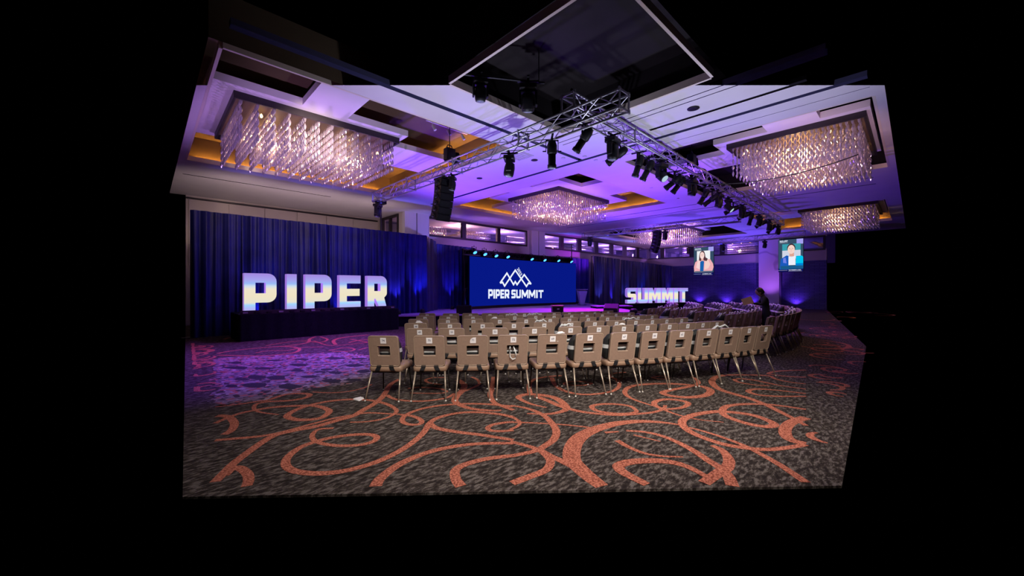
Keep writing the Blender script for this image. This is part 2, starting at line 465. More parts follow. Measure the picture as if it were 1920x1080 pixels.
# carpet print: woven swirls measured off the photograph, thin pile on the floor
class Ribbon:
    def __init__(self): self.mb = MB(); self.n = 0
    def run(self, pts, w):
        """pts floor points, w width per point"""
        P = [Vector((max(p[0], .34 + max(0, p[1] - 3.8) * .06), p[1], 0)) for p in pts]; Q = []; W = []
        m = len(P)
        for i in range(m - 1):
            a, b, c, d = P[max(i - 1, 0)], P[i], P[i + 1], P[min(i + 2, m - 1)]
            for k in range(6):
                t = k / 6; t2, t3 = t * t, t * t * t
                Q.append(0.5 * ((2 * b) + (c - a) * t + (2 * a - 5 * b + 4 * c - d) * t2 + (3 * b - a - 3 * c + d) * t3)); W.append(w[i] * (1 - t) + w[i + 1] * t)
        Q.append(P[-1]); W.append(w[-1])
        z = 0.0015 + 0.00006 * (self.n % 60); self.n += 1
        vs = []
        for i in range(len(Q)):
            t = Q[min(i + 1, len(Q) - 1)] - Q[max(i - 1, 0)]
            if t.length < 1e-6: t = Vector((1, 0, 0))
            t.normalize(); nrm = Vector((-t.y, t.x, 0)) * W[i] * 0.5
            zi = z + i * 1.1e-5; vs += [(Q[i].x + nrm.x, Q[i].y + nrm.y, zi), (Q[i].x - nrm.x, Q[i].y - nrm.y, zi)]
        self.mb.add(vs, [(2 * i, 2 * i + 1, 2 * i + 3, 2 * i + 2) for i in range(len(Q) - 1)])
SC = 540.0 / 1920.0
def LP(x, y): return floor_pt(420 + x * SC, 600 + y * SC)
def RP(x, y): return floor_pt(960 + x * SC, 600 + y * SC)
rb = Ribbon()
def tr(f, pts, w0, w1=None, wm=None):
    n = len(pts); w1 = w0 if w1 is None else w1
    ws = []
    w0, w1, wm = w0 * .66, w1 * .66, (wm * .66 if wm else None)
    for i in range(n):
        t = i / (n - 1); w = w0 * (1 - t) + w1 * t
        if wm: w += (wm - (w0 + w1) / 2) * sin(pi * t)
        ws.append(w)
    rb.run([f(*p) for p in pts], ws)
L, RR = LP, RP
tr(L, [(-60,1080),(0,1020),(60,960),(150,890),(260,812),(350,765),(480,735),(620,708),(760,668),(860,640),(930,600),(1000,560),(1050,520),(1080,480),(1110,430),(1170,395)], .12, .12, .14)
tr(L, [(-60,803),(0,797),(150,785),(280,770),(400,745),(520,712),(640,680),(740,655),(850,635),(960,620),(1100,626),(1180,630)], .10, .06)
tr(L, [(0,1040),(60,990),(110,990),(155,1025),(165,1067),(150,1110)], .12)
tr(L, [(-50,640),(0,640),(40,652),(70,690),(50,735),(0,765)], .13)
tr(L, [(-60,690),(0,662),(100,625),(200,603),(330,582),(480,573),(600,572),(680,592),(700,615),(640,655),(520,667),(440,655),(425,632),(500,592),(600,562),(720,540),(860,530),(980,537),(1080,560),(1140,592),(1145,618),(1080,655),(960,678),(840,683)], .09, .05, .13)
tr(L, [(-60,580),(0,574),(120,560),(225,543),(290,535),(400,500),(490,490),(570,497),(540,520),(430,538),(300,545),(220,560),(200,590),(240,615),(365,632)], .05, .04, .12)
tr(L, [(590,480),(700,486),(820,478),(920,457),(985,430)], .06)
tr(L, [(1085,500),(1130,525),(1230,540),(1350,540),(1480,520),(1540,490)], .09)
tr(L, [(730,722),(640,728),(600,750),(588,780),(610,808),(680,830),(800,840),(930,830),(1005,805),(1015,778),(960,764),(840,768),(720,785),(620,810),(520,845),(440,900),(410,950),(430,990),(500,1015),(620,1025),(760,1015),(900,985),(1050,935),(1180,870),(1280,800),(1340,740),(1370,690),(1430,652),(1560,622),(1700,617),(1850,632),(1930,652)], .07, .10, .115)
tr(L, [(1180,632),(1260,642),(1315,670),(1305,694),(1240,698),(1192,680),(1195,650),(1240,620),(1330,590),(1450,570),(1600,560),(1750,562),(1930,578)], .09, .10)
tr(L, [(1010,1110),(1040,1060),(1140,980),(1260,920),(1400,872),(1560,840),(1720,825),(1930,822)], .15, .09)
tr(L, [(1580,1110),(1545,1060),(1545,1000),(1620,960),(1760,925),(1930,905)], .14, .10)
tr(L, [(1370,690),(1420,722),(1560,748),(1720,768),(1930,802)], .13, .09)
tr(L, [(1930,735),(1850,742),(1780,738),(1758,720),(1790,700),(1870,685),(1930,680)], .09)
tr(L, [(1560,400),(1600,430),(1590,470),(1550,510),(1545,550),(1640,590),(1780,605),(1850,602)], .15, .06, .15)
tr(L, [(1225,458),(1300,450),(1420,456),(1475,470),(1480,482),(1420,490),(1240,488)], .09, .06)
tr(L, [(1480,385),(1400,385),(1345,400),(1370,420),(1450,432)], .08)
tr(L, [(1800,380),(1790,450),(1775,500),(1800,550),(1870,580),(1930,602)], .14, .10)
tr(L, [(1650,380),(1690,400),(1700,430),(1640,460),(1590,480)], .08)
tr(RR, [(-10,570),(100,590),(200,630),(262,685),(295,740),(280,795),(220,840),(150,875),(0,908)], .07, .09, .13)
tr(RR, [(-10,683),(60,684),(200,690),(350,700),(520,718)], .07, .05)
tr(RR, [(-10,640),(50,680),(35,710),(-10,730)], .07)
tr(RR, [(-10,812),(100,840),(190,870),(260,910),(350,950),(450,1000),(540,1060),(600,1110)], .08, .16)
tr(RR, [(190,870),(245,920),(255,960),(220,1005),(120,1045),(0,1090)], .12)
tr(RR, [(600,1110),(530,1060),(450,990),(400,930),(405,850),(450,785),(540,735),(680,695),(830,678),(980,682),(1130,702)], .18, .05, .25)
tr(RR, [(230,585),(130,562),(60,532),(45,512),(100,497),(200,502),(290,522),(345,560),(365,590),(330,612),(240,628),(100,625)], .05, .06, .17)
tr(RR, [(160,510),(240,540),(320,575),(370,590),(450,610),(560,625),(700,635),(830,628),(950,615),(1010,592),(1022,570)], .14, .07)
tr(RR, [(835,610),(790,577),(700,563),(600,562),(535,575),(550,600),(620,618),(720,627),(800,622),(835,610)], .08, .08, .11)
tr(RR, [(1020,600),(960,575),(950,550),(1000,532),(1080,532),(1160,547),(1172,565),(1120,588),(1010,598)], .10, .08, .13)
tr(RR, [(1010,598),(1080,625),(1150,645),(1250,666),(1410,683)], .08, .03)
tr(RR, [(940,573),(850,545),(780,515),(752,485),(770,455),(830,436),(960,426),(1100,428),(1200,436),(1280,448),(1325,473),(1290,503),(1180,517),(1080,510),(1012,494),(1015,480),(1090,462),(1180,445),(1240,425),(1235,402),(1200,380)], .06, .08, .17)
tr(RR, [(1960,832),(1820,855),(1700,865),(1560,855),(1420,832),(1290,792),(1180,742),(1135,695),(1150,660),(1230,630),(1370,612),(1500,620),(1620,640),(1720,678),(1748,702),(1700,713),(1600,700),(1500,672),(1420,638),(1402,605),(1440,575),(1560,562),(1700,565),(1800,575),(1960,598)], .10, .10, .15)
tr(RR, [(1180,718),(1300,750),(1420,790),(1530,832),(1620,875),(1720,930),(1820,990),(1960,1085)], .06, .12)
tr(RR, [(1960,652),(1870,680),(1825,720),(1825,770),(1870,805),(1960,828)], .18)
tr(RR, [(1960,705),(1860,650),(1780,610),(1700,570),(1600,530),(1500,500),(1400,470),(1345,435),(1335,402),(1370,378),(1450,368),(1600,368),(1710,374),(1760,395),(1850,415),(1960,428)], .09, .06, .16)
tr(RR, [(1960,382),(1850,378),(1760,368),(1710,360),(1750,345),(1850,338),(1960,335)], .10)
tr(RR, [(1960,462),(1800,440),(1700,420),(1600,400),(1520,393),(1485,400),(1520,418),(1620,434),(1720,440)], .06, .06, .11)
tr(RR, [(1960,510),(1780,510),(1640,500),(1575,477),(1620,462),(1750,468),(1960,492)], .08, .08, .12)
tr(RR, [(620,752),(680,748),(712,745)], .08, .04)
tr(RR, [(760,740),(880,748),(1000,775),(1120,825),(1220,880),(1310,940),(1390,990),(1440,1040),(1470,1110)], .06, .15, .12)
tr(RR, [(700,805),(780,850),(880,890),(1000,910),(1140,915)], .10, .04)
tr(RR, [(810,768),(900,790),(990,812)], .05, .03)
tr(RR, [(1320,1060),(1180,985),(1060,950),(920,940),(780,950),(712,975),(730,1010),(800,1050),(900,1100)], .09, .12, .16)
tr(RR, [(1330,838),(1400,870),(1445,930),(1435,985),(1380,1020),(1280,1090)], .08, .14, .15)
tr(RR, [(330,372),(230,380),(150,398),(115,430),(120,490)], .10, .12)
tr(RR, [(265,385),(285,430),(340,470),(440,495),(560,495),(670,475),(715,440),(700,400),(650,378),(680,358),(760,350)], .12, .08)
tr(RR, [(540,425),(470,437),(380,435),(345,425),(390,413),(480,413),(540,425)], .07)
tr(RR, [(930,385),(1000,375),(1050,386),(990,395),(930,385)], .06)
# far swirls under the violet light
for pts, w in [([(-40,225),(0,215),(150,195),(330,180),(450,170),(560,150),(570,128),(610,112)], .13), ([(280,172),(400,152),(520,140),(640,150),(690,130),(640,112)], .10),
               ([(745,165),(730,140),(770,122),(860,110),(960,100)], .15), ([(-40,236),(100,238),(230,240),(370,232),(480,215),(500,190),(420,178),(330,180)], .12),
               ([(210,220),(300,206),(420,204),(520,185),(660,180)], .09), ([(830,152),(900,136),(980,130)], .10), ([(700,205),(800,186),(870,195),(830,210),(720,210)], .09),
               ([(0,130),(40,118),(90,120)], .12), ([(600,140),(700,170),(820,165),(960,150)], .08), ([(840,128),(960,150),(1010,165)], .08), ([(900,200),(960,185),(1010,190)], .08)]:
    tr(L, pts, w)
# swirls of the same weave between and beyond the seats
for k in range(46):
    x, y = R.uniform(5, 34), R.uniform(1.2, 12)
    if FX * x + FY * y < 8.2: continue
    a, r0, tw = R.uniform(0, 6.28), R.uniform(.5, 1.6), R.choice((-1, 1)) * R.uniform(3.2, 5.4)
    pts = [(x + r0 * (1 - .45 * i / 11) * cos(a + tw * i / 11), y + .7 * r0 * (1 - .45 * i / 11) * sin(a + tw * i / 11)) for i in range(12)]
    pts = [(min(max(p[0], .4), 35), min(max(p[1], .7), 20)) for p in pts]
    rb.run(pts, [.05 + .06 * sin(pi * i / 11) for i in range(12)])
# and on towards the unseen edge of the modelled floor
def seen(p):
    d = FX * p[0] + FY * p[1]; l = FY * p[0] - FX * p[1]
    return d > .3 and abs(l / d) < .77 and EYE / d < .515
def on_floor(p):
    return p[0] > .35 and FX * p[0] + FY * p[1] > 3.0 and p[1] > .55 + max(0, p[0] - 13) * .17 and p[0] < 35 and p[1] < 15
for k in range(3000):
    x, y = R.choice(((R.uniform(.3, 1.6), R.uniform(3, 14)), (R.uniform(3, 24), R.uniform(.5, 3)), (R.uniform(.4, 4), R.uniform(.4, 4))))
    a, r0, tw = R.uniform(0, 6.28), R.uniform(.12, .6), R.choice((-1, 1)) * R.uniform(2.2, 5)
    pts = [(x + r0 * (1 - .4 * i / 9) * cos(a + tw * i / 9), y + r0 * (1 - .4 * i / 9) * sin(a + tw * i / 9)) for i in range(10)]
    if all(on_floor(p) and not seen(p) for p in pts) and rb.n < 175: rb.run(pts, [.03 + .05 * sin(pi * i / 9) for i in range(10)])
sw = rb.mb.obj('carpet_swirl', M_swirl, floor); tag(sw, 'terracotta looping swirls', kind='stuff')
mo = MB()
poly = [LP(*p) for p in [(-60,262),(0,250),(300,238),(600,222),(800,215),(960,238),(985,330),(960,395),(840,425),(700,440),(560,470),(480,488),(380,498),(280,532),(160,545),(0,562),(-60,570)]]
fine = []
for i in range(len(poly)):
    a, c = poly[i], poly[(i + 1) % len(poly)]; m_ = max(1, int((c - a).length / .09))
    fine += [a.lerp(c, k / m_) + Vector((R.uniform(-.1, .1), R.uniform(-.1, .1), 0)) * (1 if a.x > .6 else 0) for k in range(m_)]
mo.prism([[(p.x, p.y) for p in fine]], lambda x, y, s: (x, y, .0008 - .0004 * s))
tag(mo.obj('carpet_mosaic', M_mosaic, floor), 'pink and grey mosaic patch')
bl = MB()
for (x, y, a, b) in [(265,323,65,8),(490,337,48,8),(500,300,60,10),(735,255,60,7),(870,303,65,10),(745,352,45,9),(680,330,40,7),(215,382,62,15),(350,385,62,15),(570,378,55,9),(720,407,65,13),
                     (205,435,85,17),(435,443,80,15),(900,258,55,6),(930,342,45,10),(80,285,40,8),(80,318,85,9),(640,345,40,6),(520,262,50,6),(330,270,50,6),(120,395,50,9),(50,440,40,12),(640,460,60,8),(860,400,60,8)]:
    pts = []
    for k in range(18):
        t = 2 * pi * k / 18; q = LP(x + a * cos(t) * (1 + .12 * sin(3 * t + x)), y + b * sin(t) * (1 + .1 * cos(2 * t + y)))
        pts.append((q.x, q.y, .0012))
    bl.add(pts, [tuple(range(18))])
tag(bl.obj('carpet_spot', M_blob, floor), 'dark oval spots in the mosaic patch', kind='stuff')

# ------------------------------------------------------------------ ceiling
ZC, ZP, ZT = 5.45, 5.72, 6.25
COFFERS = [(4.2, 7.55, 2.6, 6.1), (0.9, 7.3, 7.75, 15.2), (10.6, 17.2, 7.85, 15.2), (10.65, 17.2, 0.6, 6.15), (23.4, 30.9, 8.2, 15.4), (23.4, 30.9, 0.9, 6.2)]
GROOVES = [(0.9, 9.53, 6.93, 7.07), (9.53, 9.67, 0.6, 15.5), (18.4, 18.5, 1.0, 15.5), (19.6, 19.72, 1.0, 15.5), (7.98, 8.01, 1.0, 6.6), (8.18, 8.21, 1.0, 6.6), (10.1, 10.12, 0.6, 6.6)]
SLOTS = [(8.92, 9.02, 1.4, 4.5), (0.9, 5.7, 17.12, 17.2)]
NEAR = 7.35
def clip_near(poly):
    out = []
    for i in range(len(poly)):
        a, b = poly[i], poly[(i + 1) % len(poly)]
        da, db = FX * a[0] + FY * a[1] - NEAR, FX * b[0] + FY * b[1] - NEAR
        if da >= 0: out.append(a)
        if da * db < 0:
            t = da / (da - db); out.append((a[0] + (b[0] - a[0]) * t, a[1] + (b[1] - a[1]) * t))
    return out
holes = COFFERS + GROOVES + SLOTS
X0, X1, Y0, Y1 = 0.7, 35.7, 0.4, 21.0
xs = sorted(set([X0, X1] + [h[0] for h in holes] + [h[1] for h in holes]))
ys = sorted(set([Y0, Y1] + [h[2] for h in holes] + [h[3] for h in holes]))
cb = MB()
for i in range(len(xs) - 1):
    for j in range(len(ys) - 1):
        cx, cy = (xs[i] + xs[i + 1]) / 2, (ys[j] + ys[j + 1]) / 2
        if any(h[0] < cx < h[1] and h[2] < cy < h[3] for h in holes): continue
        q = clip_near([(xs[i], ys[j]), (xs[i + 1], ys[j]), (xs[i + 1], ys[j + 1]), (xs[i], ys[j + 1])])
        if len(q) > 2: cb.add([(p[0], p[1], ZC) for p in q], [tuple(range(len(q)))])
ceiling = struct(cb.obj('ceiling', M_ceil), 'white coffered ceiling washed in violet light')
gb = MB()
for h in GROOVES:
    gb.add([(h[0], h[2], ZC + .1), (h[1], h[2], ZC + .1), (h[1], h[3], ZC + .1), (h[0], h[3], ZC + .1), (h[0], h[2], ZC), (h[1], h[2], ZC), (h[1], h[3], ZC), (h[0], h[3], ZC)],
           [(0, 1, 2, 3), (0, 1, 5, 4), (1, 2, 6, 5), (2, 3, 7, 6), (3, 0, 4, 7)])
tag(gb.obj('reveal_groove', M_groove, ceiling), 'dark recessed reveal lines')
sb = MB()
for h in SLOTS: sb.box(h[0], h[1], h[2], h[3], ZC + .02, ZC + .1)
tag(sb.obj('slot_diffuser', M_black, ceiling), 'black linear air slot')

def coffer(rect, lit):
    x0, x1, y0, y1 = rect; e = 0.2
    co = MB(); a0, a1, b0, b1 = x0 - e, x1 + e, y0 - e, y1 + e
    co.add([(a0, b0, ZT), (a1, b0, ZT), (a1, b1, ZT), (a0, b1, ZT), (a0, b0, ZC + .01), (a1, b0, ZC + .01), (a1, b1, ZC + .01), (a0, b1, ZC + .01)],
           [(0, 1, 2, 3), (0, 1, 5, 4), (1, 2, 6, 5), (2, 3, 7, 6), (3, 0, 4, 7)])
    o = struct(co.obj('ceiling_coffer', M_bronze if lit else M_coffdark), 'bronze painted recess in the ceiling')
    lp = MB(); t = 0.05
    lp.box(x0 - t, x0, y0, y1, ZC - .002, ZC + .14).box(x1, x1 + t, y0, y1, ZC - .002, ZC + .14)
    lp.box(x0, x1, y0 - t, y0, ZC - .002, ZC + .14).box(x0, x1, y1, y1 + t, ZC - .002, ZC + .14)
    lp.obj('coffer_lip', M_lipwarm, o)
    c = MB()
    if 'l' in lit: c.box(x0 - .13, x0 - .10, y0 + .2, y1 - .2, ZC + .05, ZC + .06)
    if 'r' in lit: c.box(x1 + .10, x1 + .13, y0 + .2, y1 - .2, ZC + .05, ZC + .06)
    if 'f' in lit: c.box(x0 + .2, x1 - .2, y1 + .10, y1 + .13, ZC + .05, ZC + .06)
    if lit: tag(c.obj('cove_led_strip', M_cove, o), 'glowing amber light strip')
    return o
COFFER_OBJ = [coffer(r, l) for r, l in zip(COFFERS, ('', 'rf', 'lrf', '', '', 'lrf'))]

# ------------------------------------------------------------------ chandeliers
def strand_mesh():
    b = MB(); n = 6
    b.tube((0, 0, 0.0), (0, 0, -0.84), .003, n=3)
    for k in range(5):
        z = -.04 - .178 * k; r = .030; h = .150; a = pi / 6 * (k % 2)
        def ring(rr, zz): return [(rr * cos(a + 2 * pi * i / n), rr * sin(a + 2 * pi * i / n), zz) for i in range(n)]
        b.loft([ring(r * .3, z), ring(r, z - h * .4), ring(r * .8, z - h * .7), ring(r * .2, z - h)], caps=True)
    return b.mesh('crystal_strand', M_crystal)
STRAND = strand_mesh()
def bulb_mesh():
    return MB().lathe([(.006, .0), (.02, -.02), (.03, -.05), (.022, -.08), (.004, -.095)], 8).mesh('bulb', M_bulb, True)
BULB = bulb_mesh()
def chandelier(ci, frame, plat, bridges, label, nx, ny, watts):
    x0, x1, y0, y1 = frame; cx, cy = (x0 + x1) / 2, (y0 + y1) / 2
    pb = MB(); pb.box(plat[0], plat[1], plat[2], plat[3], ZP, ZP + .16)
    for b in bridges: pb.box(b[0], b[1], b[2], b[3], ZP, ZP + .16)
    pb.obj('chandelier_platform', M_ceil, COFFER_OBJ[ci])
    t = thing('crystal_chandelier', label, 'chandelier', (cx, cy, ZP), group='rectangular crystal chandeliers')
    fr = MB(); a, b_, w, z0, z1 = (x1 - x0) / 2, (y1 - y0) / 2, .05, -.15, .0
    fr.box(-a, a, -b_, -b_ + w, z0, z1).box(-a, a, b_ - w, b_, z0, z1).box(-a, -a + w, -b_ + w, b_ - w, z0, z1).box(a - w, a, -b_ + w, b_ - w, z0, z1)
    fr.obj('frame', M_dark, t)
    MB().box(-a + w, a - w, -b_ + w, b_ - w, -.03, 0).obj('ceiling_plate', M_bronze, t)
    for i in range(nx):
        for j in range(ny):
            s = ob('crystal_strand', STRAND, t, (-a + .14 + (2 * a - .28) * i / (nx - 1) + R.uniform(-.008, .008), -b_ + .14 + (2 * b_ - .28) * j / (ny - 1) + R.uniform(-.01, .01), -.03 + R.uniform(-.006, .006)))
            s.rotation_euler = (0, 0, R.uniform(0, 1.04))
    for i in range(4 if ci < 4 else 0):
        for j in range(3):
            ob('bulb', BULB, t, (-a + 2 * a * (i + .5) / 4 + R.uniform(-.03, .03) + .14, -b_ + 2 * b_ * (j + .5) / 3 + .13, -.1 - .2 * ((i + j) % 2)))
    for i in range(2):
        point('chandelier_glow', (cx - a * .5 + a * i, cy, ZP - .45), (1.0, .60, .30), watts, .15)
    return t
chandelier(1, (1.33, 5.08, 9.84, 12.95), (0.95, 5.2, 9.58, 13.2), [(2.57, 3.57, 7.8, 9.58), (2.57, 3.57, 13.2, 15.15), (5.2, 7.25, 10.5, 12.3)], 'large crystal chandelier above the lit letters at the left', 12, 25, 14)
chandelier(2, (12.15, 15.9, 10.0, 13.0), (11.5, 16.55, 9.45, 13.55), [(12.95, 15.05, 7.9, 9.45), (12.95, 15.05, 13.55, 15.1), (10.65, 11.5, 10.85, 12.15), (16.55, 17.15, 10.85, 12.15)], 'crystal chandelier in the amber lit coffer before the stage', 12, 25, 44)
chandelier(3, (12.15, 15.9, 0.78, 3.76), (11.95, 16.1, 0.7, 4.05), [(13.0, 14.4, 4.05, 6.1), (10.7, 11.95, 1.6, 2.7)], 'crystal chandelier at the right, nearer than the long lighting truss', 12, 25, 44)
chandelier(4, (25.1, 29.0, 10.4, 14.0), (24.8, 29.3, 10.1, 14.3), [(26.2, 27.8, 8.25, 10.1), (26.2, 27.8, 14.3, 15.35), (29.3, 30.85, 11.5, 12.9), (23.45, 24.8, 11.5, 12.9)], 'far crystal chandelier behind the right speaker column', 12, 25, 40)
chandelier(5, (25.1, 29.0, 1.2, 4.3), (24.8, 29.3, 1.0, 4.6), [(26.2, 27.8, 4.6, 6.15)], 'far crystal chandelier at the right edge past the truss end', 12, 25, 40)

# ------------------------------------------------------------------ walls
def wall(name, boxes, m, label=None):
    b = MB()
    for q in boxes: b.box(*q)
    return struct(b.obj(name, m), label)
WZ0, WZ1 = 4.45, 5.36
wall('wall_stage', [(9.5, 35.7, 18.0, 18.25, 0, WZ0), (9.5, 35.7, 18.0, 18.25, WZ1, ZC + .3), (9.5, 10.85, 18.0, 18.25, WZ0, WZ1), (18.55, 20.15, 18.0, 18.25, WZ0, WZ1)], M_wall, 'long wall behind the stage')
wall('wall_left', [(1.2, 9.5, 20.95, 21.15, 0, ZC + .3)], M_wall, 'back wall of the recess behind the left drape')
wall('wall_return', [(9.5, 9.7, 18.25, 20.95, 0, 3.8), (9.5, 9.7, 18.25, 20.95, 5.38, ZC + .3), (9.5, 9.7, 18.25, 18.5, 3.8, 5.38), (9.5, 9.7, 20.4, 20.95, 3.8, 5.38)], M_wall)
wall('wall_right', [(35.7, 35.9, 4.4, 18.25, 3.6, WZ0), (35.7, 35.9, 4.4, 18.25, WZ1, ZC + .3)], M_wall, 'far right wall above the stone cladding')
sw_ = MB().box(35.62, 35.9, 8.5, 18.0, 0, 3.6).box(35.62, 35.9, 4.4, 7.15, 0, 3.6); struct(sw_.obj('wall_stone_right', M_stone), 'dark split stone wall lit from below')
wall('column_marble', [(35.0, 35.7, 7.15, 8.5, 0, ZC)], M_marble, 'veined marble pilaster washed violet')
wall('column_stage', [(9.45, 10.1, 17.75, 18.02, 0, ZC)], M_column, 'pale pilaster left of the clerestory')
wall('column_stage', [(10.16, 10.86, 17.75, 18.02, 0, ZC)], M_column, 'pale pilaster beside the first clerestory window')
wall('column_stage', [(18.75, 19.4, 17.75, 18.02, 0, ZC)], M_column, 'pale pilaster above the screen')
wall('column_stage', [(19.5, 20.1, 17.75, 18.02, 0, ZC)], M_column, 'pale pilaster right of the screen middle')
wall('trim_left', [(1.2, 9.45, 20.88, 20.95, 5.30, 5.36)], M_dark)
pn = MB()
for k in range(6): pn.box(1.3 + 1.36 * k, 2.62 + 1.36 * k, 20.90, 20.95, 2.5, 5.28)
struct(pn.obj('wall_panel_left', M_wall), 'plain panels under the trim line')

WN = [0]
def window(panes, axis, fixed, label):
    """dark framed clerestory: frame bars between panes, one glass pane each"""
    WN[0] += 1
    r = struct(thing('window_%d' % WN[0], None, None), label)
    def bx(b, a0, a1, d0, d1, z0, z1):
        if axis == 'x': b.box(a0, a1, fixed + d0, fixed + d1, z0, z1)
        else: b.box(fixed + d0, fixed + d1, a0, a1, z0, z1)
    z0, z1 = WZ0, WZ1
    if axis == 'r': z0, z1 = 3.8, 5.38
    lo, hi = panes[0][0] - .12, panes[-1][1] + .12
    b = MB(); bx(b, lo, hi, -.05, .1, z0 - .1, z0); bx(b, lo, hi, -.05, .1, z1 - .06, z1 + .04); b.obj('window_frame', M_dark, r)
    edges = [lo] + [e for p in panes for e in p] + [hi]
    for k in range(0, len(edges), 2):
        b = MB(); bx(b, edges[k], edges[k + 1], -.05, .1, z0, z1 - .06); b.obj('mullion', M_dark, r)
    for p in panes:
        b = MB(); bx(b, p[0], p[1], .03, .05, z0, z1 - .06); b.obj('pane', M_pane, r)
    return r
window([(10.95, 13.15), (13.43, 15.83), (16.1, 18.4)], 'x', 17.98, 'three clerestory panes above the left part of the screen')
window([(20.26, 22.0), (22.4, 24.1), (24.6, 26.4), (26.9, 28.7), (29.2, 30.9), (31.4, 33.2), (33.7, 35.4)], 'x', 17.98, 'clerestory band running to the far corner')
window([(8.7, 11.2), (11.55, 13.7), (14.1, 16.4), (16.8, 17.9)], 'y', 35.68, 'clerestory above the stone wall')
window([(4.6, 6.9)], 'y', 35.68, 'clerestory right of the marble pilaster')
window([(18.6, 19.4), (19.5, 20.3)], 'r', 9.49, 'tall dark window in the recess side wall')
# behind the glass of the clerestory: the foyer with its own crystal fittings
wall('wall_foyer', [(9.6, 40.0, 23.0, 23.2, 3.6, 6.0), (40.0, 40.2, 4.4, 23.2, 3.6, 6.0)], M_groove)
wall('ceiling_foyer', [(9.6, 40.0, 18.25, 23.0, 5.92, 6.0), (35.9, 40.0, 4.4, 18.25, 5.92, 6.0)], M_groove)
def foyer_fitting(x, y, along_y, label):
    t = thing('crystal_pendant', label, 'chandelier', (x, y, 5.60), pi / 2 if along_y else 0, 'crystal pendants in the foyer')
    MB().box(-1.1, 1.1, -.3, .3, 0, .06).obj('frame', M_dark, t)
    for q in range(4): MB().tube((-1.0 + .66 * q, 0, .06), (-1.0 + .66 * q, 0, .32), .015).obj('hanging_rod', M_alu, t)
    for a in range(15):
        for c in range(3): ob('crystal_strand', STRAND, t, (-1.03 + 2.06 * a / 14, -.22 + .22 * c, 0)).scale = (1, 1, 1.15)
    for a in range(3): ob('bulb', BULB, t, (-.7 + .7 * a, .1, 0))
for k, (x, w) in enumerate([(12.9, 'behind the first clerestory pane'), (16.6, 'behind the second clerestory pane'), (20.6, 'behind the pilaster above the screen'), (24.6, 'behind the clerestory past the pilaster'), (29.0, 'behind the clerestory over the far letters'), (33.2, 'behind the clerestory near the corner')]):
    foyer_fitting(x, 21.0, False, 'crystal pendant in the foyer ' + w)
    point('foyer_glow', (x + 1.3, 19.6, 5.0), (1.0, .48, .55) if k < 1 else (.46, .22, 1.0), 150, .2)
for k, (y, w) in enumerate([(10.6, 'behind the glass by the marble pilaster'), (14.6, 'behind the glass over the stone wall')]):
    foyer_fitting(38.2, y, True, 'crystal pendant in the foyer ' + w); point('foyer_glow', (37.0, y + 1.2, 5.0), (.5, .2, 1.0), 170, .2)
for x0, x1, w in ((13.0, 15.8, 'amber'),):
    tag(MB().box(14.6, 18.6, 21.9, 22.1, 5.7, 5.74).obj('foyer_cove_light', emis('foyer_cove', (1, .45, .08), 14.0)), 'amber cove light in the foyer beyond the second clerestory pane', 'cove light')

# ceiling speakers and lamps
def disc(x, y, r, m, name, label, cat, group=None):
    o = MB().lathe([(r, 0), (r * 1.05, -.012), (r * .8, -.02), (r * .5, -.022)], 14).obj(name, m, None, True, (x, y, ZC + .001))
    return tag(o, label, cat, group)
p = dl(3.88 * 720 / 337.0, (1300 - 960) / 337.0 * 3.88)
disc(p.x, p.y, .12, M_black, 'ceiling_speaker', 'round black speaker in the pale ceiling right of the truss corner', 'speaker')
for k, (u, v, w) in enumerate([(899, 334, 'in the ceiling right of the left speaker column'), (1002, 300, 'in the ceiling below the twin spotlights')]):
    p = dl(3.88 * 720 / (540. - v), (u - 960) / (540. - v) * 3.88)
    disc(p.x, p.y, .10, M_black, 'ceiling_speaker', 'small dark round fitting ' + w, 'speaker')
for k, (u, v, w) in enumerate([(1085, 288, 'nearest the groove crossing'), (1096, 293, 'just past the groove crossing'), (1056, 296, 'left of the groove crossing'), (1117, 300, 'right of the groove crossing'), (1221, 352, 'left of the far coffer corner'), (1271, 372, 'under the long truss row')]):
    p = dl(3.88 * 720 / (540. - v), (u - 960) / (540. - v) * 3.88)
    disc(p.x, p.y, .06, M_column, 'sprinkler', 'small white sprinkler cap ' + w, 'sprinkler', 'sprinkler caps in the violet ceiling')
p = dl(3.88 * 720 / 248.0, (974 - 960) / 248.0 * 3.88)
t = thing('ceiling_vent', 'pale square ceiling vent beside the moving head on the left truss', 'vent', (p.x, p.y, ZC))
MB().box(-.3, .3, -.3, -.26, -.015, .0).box(-.3, .3, .26, .3, -.015, 0).box(-.3, -.26, -.26, .26, -.015, 0).box(.26, .3, -.26, .26, -.015, 0).obj('frame', M_column, t)
for k in range(5): MB().box(-.26, .26, -.2 + .1 * k - .02, -.2 + .1 * k + .02, -.012, -.004).obj('louvre', M_column, t)
spot('beam_splash', (9.2, 4.7, 4.55), floor_pt(1232, 733), (1.0, .9, .5), 90, 5, 1.0, .02)
spot('beam_splash', (8.4, 4.7, 4.55), floor_pt(1175, 815), (1.0, .8, .55), 60, 6, 1.0, .02)
# track lamp in the coffer
t = thing('track_light', 'short white track with three small lamp heads in the left coffer', 'track light', (6.3, 9.3, ZT - .01))
MB().box(-.7, .7, -.02, .02, -.05, 0).obj('track', M_column, t)
for k in range(3): MB().tube((-.5 + .5 * k, 0, -.05), (-.5 + .5 * k, 0, -.12), .012).tube((-.5 + .5 * k, 0, -.12), (-.45 + .5 * k, -.06, -.26), .035, .045, 8).obj('lamp_head', M_column, t)

